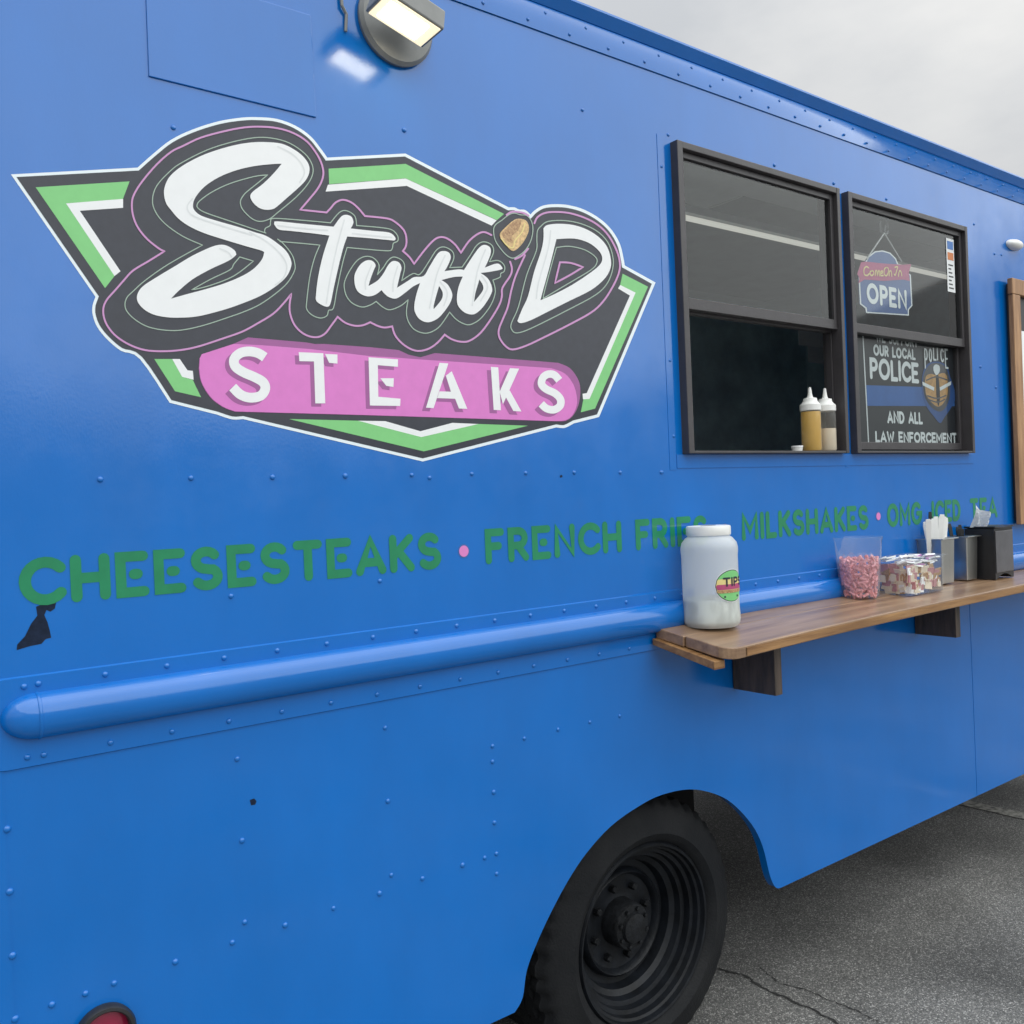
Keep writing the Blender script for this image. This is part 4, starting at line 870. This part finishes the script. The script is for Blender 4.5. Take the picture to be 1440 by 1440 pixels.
hexa(bm, [cz + dslot * sx * .027 + nslot * sy * .0035 + Vector((0, 0, dz)) for dz in (-.002, .0008) for sx, sy in ((-1, -1), (1, -1), (1, 1), (-1, 1))]); finish(bm, 'coin_slot', BLACKPL, lid)
# folded notes inside
for k in range(6):
    a = random.uniform(0, 6.28); bm = bmesh.new(); c_ = Vector(o) + Vector((math.cos(a) * JR * .35, math.sin(a) * JR * .35, .012 + .004 * k)); u_ = Vector((math.cos(a + 1), math.sin(a + 1), 0)); w_ = Vector((-u_.y * .35, u_.x * .35, .9)).normalized()
    hexa(bm, [c_ + u_ * sx * .03 + w_ * sy * .065 + u_.cross(w_) * sz * .0008 for sz in (-1, 1) for sx, sy in ((-1, 0), (1, 0), (1, 1), (-1, 1))]); finish(bm, 'bank_note', MAYO if k % 2 else SHADEDEC, jar)
lathe('note_pile', [(0, .008), (.85 * JR, .008), (.95 * JR, .05 * JH), (.955 * JR, .262 * JH), (.90 * JR, .275 * JH), (.5 * JR, .25 * JH), (0, .27 * JH)], NOTES, jar, 'z', o, 40, mod=lambda i, a: 1 + .012 * math.sin(a * 7 + i) + .01 * math.sin(a * 13))
# label wrapped on the jar
angc = math.atan2(CAM.y - o[1], CAM.x - o[0]); la = angc + math.asin(.74); zl = .41 * JH
def onjar(e): return lambda u, w: Vector((o[0] + (JR * .987 + e) * math.cos(la + u / JR), o[1] + (JR * .987 + e) * math.sin(la + u / JR), o[2] + zl + w))
def jshape(nm, rx, rz, m, e, z0=-9, z1=9, par=jar):
    v, f = [], []; nx_ = 26
    for i in range(nx_ + 1):
        u = -rx + 2 * rx * i / nx_; h = rz * math.sqrt(max(0, 1 - (u / rx) ** 2)); a_, b_ = max(-h, z0), min(h, z1)
        if b_ < a_: a_ = b_ = (z0 + z1) / 2
        v += [onjar(e)(u, a_), onjar(e)(u, b_)]
    f = [(2 * i, 2 * i + 2, 2 * i + 3, 2 * i + 1) for i in range(nx_)]
    return pydata(nm, v, f, m, par)
lw, lh = .062, .162 * JH
lb = jshape('label', lw, lh, POSTWHITE, .0006); jshape('label_rim', lw * .965, lh * .955, BLACKDEC, .0009, par=lb); jshape('label_field', lw * .93, lh * .91, GREENDEC, .0013, par=lb)
jshape('label_band', lw * .93, lh * .91, SIGNYEL, .0016, -.30 * lh, .42 * lh, lb); jshape('label_band', lw * .93, lh * .91, SIGNRED, .0019, -.22 * lh, .10 * lh, lb); jshape('label_stripe', lw * .93, lh * .91, MEAT, .0021, -.42 * lh, -.24 * lh, lb)
v, f = [], []
x = -lw * .52
for c in 'TIPS':
    wd, st_ = FONT[c]
    for k, q_ in enumerate(st_): ribbon(v, f, [(x + a_ * .034, .02 * lh + b_ * .44 * lh) for a_, b_ in q_], .0062, onjar(.0025 + .0001 * k))
    x += wd * .034 + .010
pydata('label_lettering', v, f, BLACKDEC, lb)
v, f = [], []
for r_, y_ in ((-.55, -.62), (.0, -.66)): ribbon(v, f, [(-lw * .5, y_ * lh), (lw * .4, y_ * lh)], .004, onjar(.0026))
pydata('label_small_print', v, f, BLACKDEC, lb)

# --- clear cup of pink candies
cb = on_shelf(1209, 832); print('   stand cup', cb); cb.y = max(-.2, min(-.08, cb.y)); cb.x = W(1209, 832, cb.y).x; z = shelf_z(cb.x, cb.y) + .001; o = (cb.x, cb.y, z); pxm = (Vector(o) - CAM).dot(_F) / FPX
r0, r1, hh = 26 * pxm, 32 * pxm, 84 * pxm
print('cup', o, r0, r1, hh)
t = thing('candy_cup', 'clear plastic cup filled with pink wrapped candies on the shelf', 'cup', o)
lathe('cup', [(0, .003), (r0 * .9, .002), (r0, .006), (r1 * .985, hh * .94), (r1, hh * .95), (r1 * 1.03, hh), (r1 * 1.01, hh * 1.005)], CLEARPL, t, 'z', o, 36)
bm = bmesh.new()
for i in range(330):
    zz_ = .008 + (hh * .60) * random.random() ** .9; rr = (r0 + (r1 - r0) * zz_ / hh) * .93; a = random.uniform(0, 6.28); q_ = rr * math.sqrt(random.uniform(.45, 1)) - .006
    c_ = Vector(o) + Vector((q_ * math.cos(a), q_ * math.sin(a), zz_)); tan = Vector((-math.sin(a), math.cos(a), 0)); d_ = (tan * random.uniform(-1, 1) + Vector((0, 0, random.uniform(-1, 1)))).normalized()
    tube(bm, [c_ - d_ * .011, c_ - d_ * .003 + Vector((0, 0, .0015)), c_ + d_ * .004, c_ + d_ * .012 + Vector((0, 0, .001))], .0052, 5)
cd = finish(bm, 'candies', CANDY, t); cd['kind'] = 'stuff'
bm = bmesh.new(); ring = []
for j in range(6):
    row = []
    for k in range(40):
        a = 2 * math.pi * k / 40; zz_ = hh * (.12 + .58 * j / 5) + .006 * math.sin(a * 5 + j * 1.7); rr = (r0 + (r1 - r0) * zz_ / hh) * (.945 + .022 * math.sin(a * 11 + j * 2.1)) * (1 - .35 * (j == 5))
        row.append(bm.verts.new(Vector(o) + Vector((rr * math.cos(a), rr * math.sin(a), zz_ + (.008 * math.sin(a * 7) if j == 5 else 0)))))
    ring.append(row)
for a_, b_ in zip(ring, ring[1:]):
    for k in range(40): bm.faces.new((a_[k], a_[(k + 1) % 40], b_[(k + 1) % 40], b_[k]))
finish(bm, 'bag_liner', BAGPL, t)

# --- helper: box standing on the shelf with its left/right/near corner pixels
def taper_box(bm, c, wx, wy, h, k=1.15, z0=0, open_top=True, th=.0015):
    x, y, z = c; v = []
    for s_, zz_ in ((1, z0), (k, h)):
        for sx, sy in ((-1, -1), (1, -1), (1, 1), (-1, 1)): v.append(bm.verts.new((x + sx * wx / 2 * s_, y + sy * wy / 2 * s_, z + zz_)))
    for i in range(4): j = (i + 1) % 4; bm.faces.new((v[i], v[j], v[4 + j], v[4 + i]))
    bm.faces.new((v[3], v[2], v[1], v[0]))
    if not open_top: bm.faces.new(v[4:])
def rim_ring(bm, c, wx, wy, z, w, th):
    x, y, zz_ = c; bx(bm, x - wx / 2 - w, x + wx / 2 + w, y - wy / 2 - w, y - wy / 2, zz_ + z, zz_ + z + th); bx(bm, x - wx / 2 - w, x + wx / 2 + w, y + wy / 2, y + wy / 2 + w, zz_ + z, zz_ + z + th)
    bx(bm, x - wx / 2 - w, x - wx / 2, y - wy / 2, y + wy / 2, zz_ + z, zz_ + z + th); bx(bm, x + wx / 2, x + wx / 2 + w, y - wy / 2, y + wy / 2, zz_ + z, zz_ + z + th)
def stand(px, py, lo=-.20, hi=-.09):
    p = on_shelf(px, py); print('   stand', px, p); p.y = max(lo, min(hi, p.y)); p.x = W(px, py, p.y).x; p.z = shelf_z(p.x, p.y) + .001; return p, (p - CAM).dot(_F) / FPX
# clear tray of packets
p, pm = stand(1280, 826, -.19, -.12)
tx, ty, th_ = .235, .135, 50 * pm
print('tray', p, th_)
t = thing('packet_tray', 'clear plastic tray of white and pink packets beside the candy cup', 'tray', p)
bm = bmesh.new(); taper_box(bm, p, tx, ty, th_, 1.06); finish(bm, 'tray', CLEARPL, t)
bm = bmesh.new(); rim_ring(bm, p, tx * 1.06, ty * 1.06, th_, .010, .003); finish(bm, 'tray_rim', CLEARPL, t)
pk_mesh = {}
for i in range(150):
    m_ = random.choice([PAPER, PAPER, WHITEPL, PINKLINE, PAPER]) if i % 3 == 2 else random.choice([MAYO, MAYO, MAYO, PACKPINK, PACKPINK, MEAT, PAPER])
    if m_.name not in pk_mesh:
        bm = bmesh.new(); bx(bm, -.019, .019, -.0028, .0028, -.014, .014); bmesh.ops.recalc_face_normals(bm, faces=bm.faces)
        pk_mesh[m_.name] = bpy.data.meshes.new('packet'); bm.to_mesh(pk_mesh[m_.name]); bm.free(); pk_mesh[m_.name].materials.append(m_)
    k = i % 3
    if k == 0: lo = (random.uniform(-.47, .47), -.47 + random.uniform(0, .04), random.uniform(.12, .75))
    elif k == 1: lo = (-.47 + random.uniform(0, .04), random.uniform(-.45, .45), random.uniform(.12, .75))
    else: lo = (random.uniform(-.45, .45), random.uniform(-.45, .45), random.uniform(.75, 1.02))
    c_ = p + Vector((lo[0] * tx, lo[1] * ty, lo[2] * th_))
    o_ = bpy.data.objects.new('packet', pk_mesh[m_.name]); col.objects.link(o_); o_.parent = t; o_.location = c_ - t.location
    o_.rotation_euler = (random.uniform(-.2, .2) + (1.35 if k == 2 else 0), random.uniform(-.22, .22), (1.5 if k == 1 else 0) + random.uniform(-.25, .25) * (3 if k == 2 else 1))
# steel cutlery pans
def pan(px, py, w, d, hp, label, n):
    p, pm = stand(px, py, -.16, -.05); h = hp * pm
    t = thing('cutlery_pan', label, 'cutlery holder', p, 'steel cutlery pans')
    bm = bmesh.new(); taper_box(bm, p, w, d, h, 1.1); finish(bm, 'pan', STEEL, t, .003)
    bm = bmesh.new(); rim_ring(bm, p, w * 1.1, d * 1.1, h - .001, .012, .004); finish(bm, 'pan_rim', STEEL, t, .0012)
    print('pan', p, h); return t, p, h
t, p, h = pan(1317, 817, .095, .10, 62, 'stainless steel pan holding upright white plastic cutlery', 8)
def utensil(t, base, tip, m, w=.012):
    d_ = (tip - base); s_ = Vector((.8, -.6, 0)).cross(d_).normalized().cross(d_).normalized(); s_ = d_.cross(Vector((.55, .83, 0))).normalized(); q_ = s_.cross(d_).normalized(); bm = bmesh.new(); rows = []
    for k, ww in ((0, .7), (.3, .6), (.75, .85), (.93, 1.0), (1, .7)):
        c_ = base + d_ * k; rows.append([bm.verts.new(c_ + s_ * sx * w * ww / 2 + q_ * sz * .0016) for sx, sz in ((-1, -1), (1, -1), (1, 1), (-1, 1))])
    for a_, b_ in zip(rows, rows[1:]):
        for k in range(4): bm.faces.new((a_[k], a_[(k + 1) % 4], b_[(k + 1) % 4], b_[k]))
    bm.faces.new(rows[0][::-1]); bm.faces.new(rows[-1]); finish(bm, 'utensil', m, t, .0008)
ty_ = .055
for i, (bx_, tipx, ex) in enumerate(((-.030, -.115, .085), (-.026, -.095, .075), (-.020, -.060, .080), (-.01, -.020, .085), (0, .004, .092), (.004, .026, .100), (.008, .046, .098), (.014, .066, .090), (.02, .086, .085), (.026, .105, .074))):
    yb = random.uniform(-.012, .012); utensil(t, p + Vector((bx_, yb, .01)), p + Vector((tipx * .85, -.012 - yb * 1.2, h + ex)), WHITEPL, .026)
utensil(t, p + Vector((.02, .02, .01)), p + Vector((.024, .03, h + .112)), BLACKPL, .016)
t, p, h = pan(1351, 812, .085, .10, 60, 'stainless steel pan holding black plastic cutlery next to the napkin dispenser', 5)
for i in range(6):
    xx = -.025 + .01 * i; utensil(t, p + Vector((xx, random.uniform(-.02, .02), .01)), p + Vector((xx * 1.5, random.uniform(-.03, .03), h + random.uniform(.03, .065))), BLACKPL, .017)
# napkin dispenser
p, pm = stand(1392, 806, -.18, -.10)
nw, nd, nh = .165, .125, 70 * pm
print('dispenser', p, nh)
t = thing('napkin_dispenser', 'black napkin dispenser with a white napkin pulled up at the shelf', 'napkin dispenser', p)
x, y, z = p
arcp = [(-.5, 0)] + [(-.5, 1), (.5, 1), (.5, 0)] + [(.5 - .06 - .88 * k / 10, .10 * math.sin(math.pi * k / 10)) for k in range(11)]
def front(yy): return [(x + u * nw, yy, z + w * nh) for u, w in arcp]
v, f = [], []; fill(v, f, [[(x + u * nw, z + w * nh) for u, w in arcp]], lambda a_, b_: Vector((a_, y - nd / 2, b_)))
k = len(v); v += [Vector((q_.x, y + nd / 2, q_.z)) for q_ in v]; f += [tuple(k + i for i in g[::-1]) for g in f] + [(i, (i + 1) % k, k + (i + 1) % k, k + i) for i in range(k)]
ds = pydata('shell', v, f, BLACKPL, t)
box('face_plate', x - nw * .47, x + nw * .47, y - nd / 2 - .004, y - nd / 2 - .0005, z + nh * .13, z + nh * .95, GREYBLACK, t, .002)
bm = bmesh.new(); v = []
for i in range(9):
    u = -.515 + 1.03 * i / 8; dz = .004 - .004 * math.cos(u * 4)
    v.append([bm.verts.new((x + u * nw, yy, z + nh + dz + o_)) for yy, o_ in ((y - nd * .54, -.003), (y + nd * .51, -.003), (y + nd * .51, .004), (y - nd * .54, .004))])
for a_, b_ in zip(v, v[1:]):
    for k in range(4): bm.faces.new((a_[k], a_[(k + 1) % 4], b_[(k + 1) % 4], b_[k]))
bm.faces.new(v[0][::-1]); bm.faces.new(v[-1]); finish(bm, 'cover', BLACKPL, t)
bm = bmesh.new()
rows = []
for j in range(7):
    s_ = j / 6; row = []
    for i in range(7):
        u = i / 6 - .5; row.append(bm.verts.new((x - .045 + u * (.105 + .03 * s_) - .035 * s_ * (u < -.3) * s_, y + .02 - .03 * s_ + .012 * math.sin(u * 9 + s_ * 3), z + nh + .006 + .085 * s_ - .03 * s_ * (u + .5) + .018 * s_ * s_ * (u < -.3))))
    rows.append(row)
for a_, b_ in zip(rows, rows[1:]):
    for k in range(6): bm.faces.new((a_[k], a_[k + 1], b_[k + 1], b_[k]))
bmesh.ops.solidify(bm, geom=bm.faces, thickness=.0012)
finish(bm, 'napkin', PAPER, t)

# ------------------------------------------------------------------ menu board in a wooden frame at the right edge
bxl, bzt, bzb = 4.466, 2.768, 1.615; bxr = bxl + .92
t = thing('menu_board', 'wood framed menu board hung on the blue side at the right edge', 'menu board', ((bxl + bxr) / 2, 0, bzb))
box('backing', bxl + .02, bxr - .02, -.018, -.003, bzb + .02, bzt - .02, POSTER, t)
fw = .075
for a_ in ((bxl, bxl + fw, bzb + .0, bzt - fw), (bxr - fw, bxr, bzb, bzt - fw)): box('frame_rail', a_[0], a_[1], -.042, -.019, a_[2], a_[3], WOODFRAME, t, .003)
box('frame_rail', bxl - .004, bxr + .004, -.043, -.019, bzt - fw + .001, bzt, WOODFRAME, t, .003); box('frame_rail', bxl + fw + .001, bxr - fw - .001, -.041, -.019, bzb, bzb + fw, WOODFRAME, t, .003)
box('menu_sheet', bxl + fw + .045, bxr - fw - .045, -.0205, -.0185, bzb + fw + .02, bzt - fw - .16, PAPER, t)
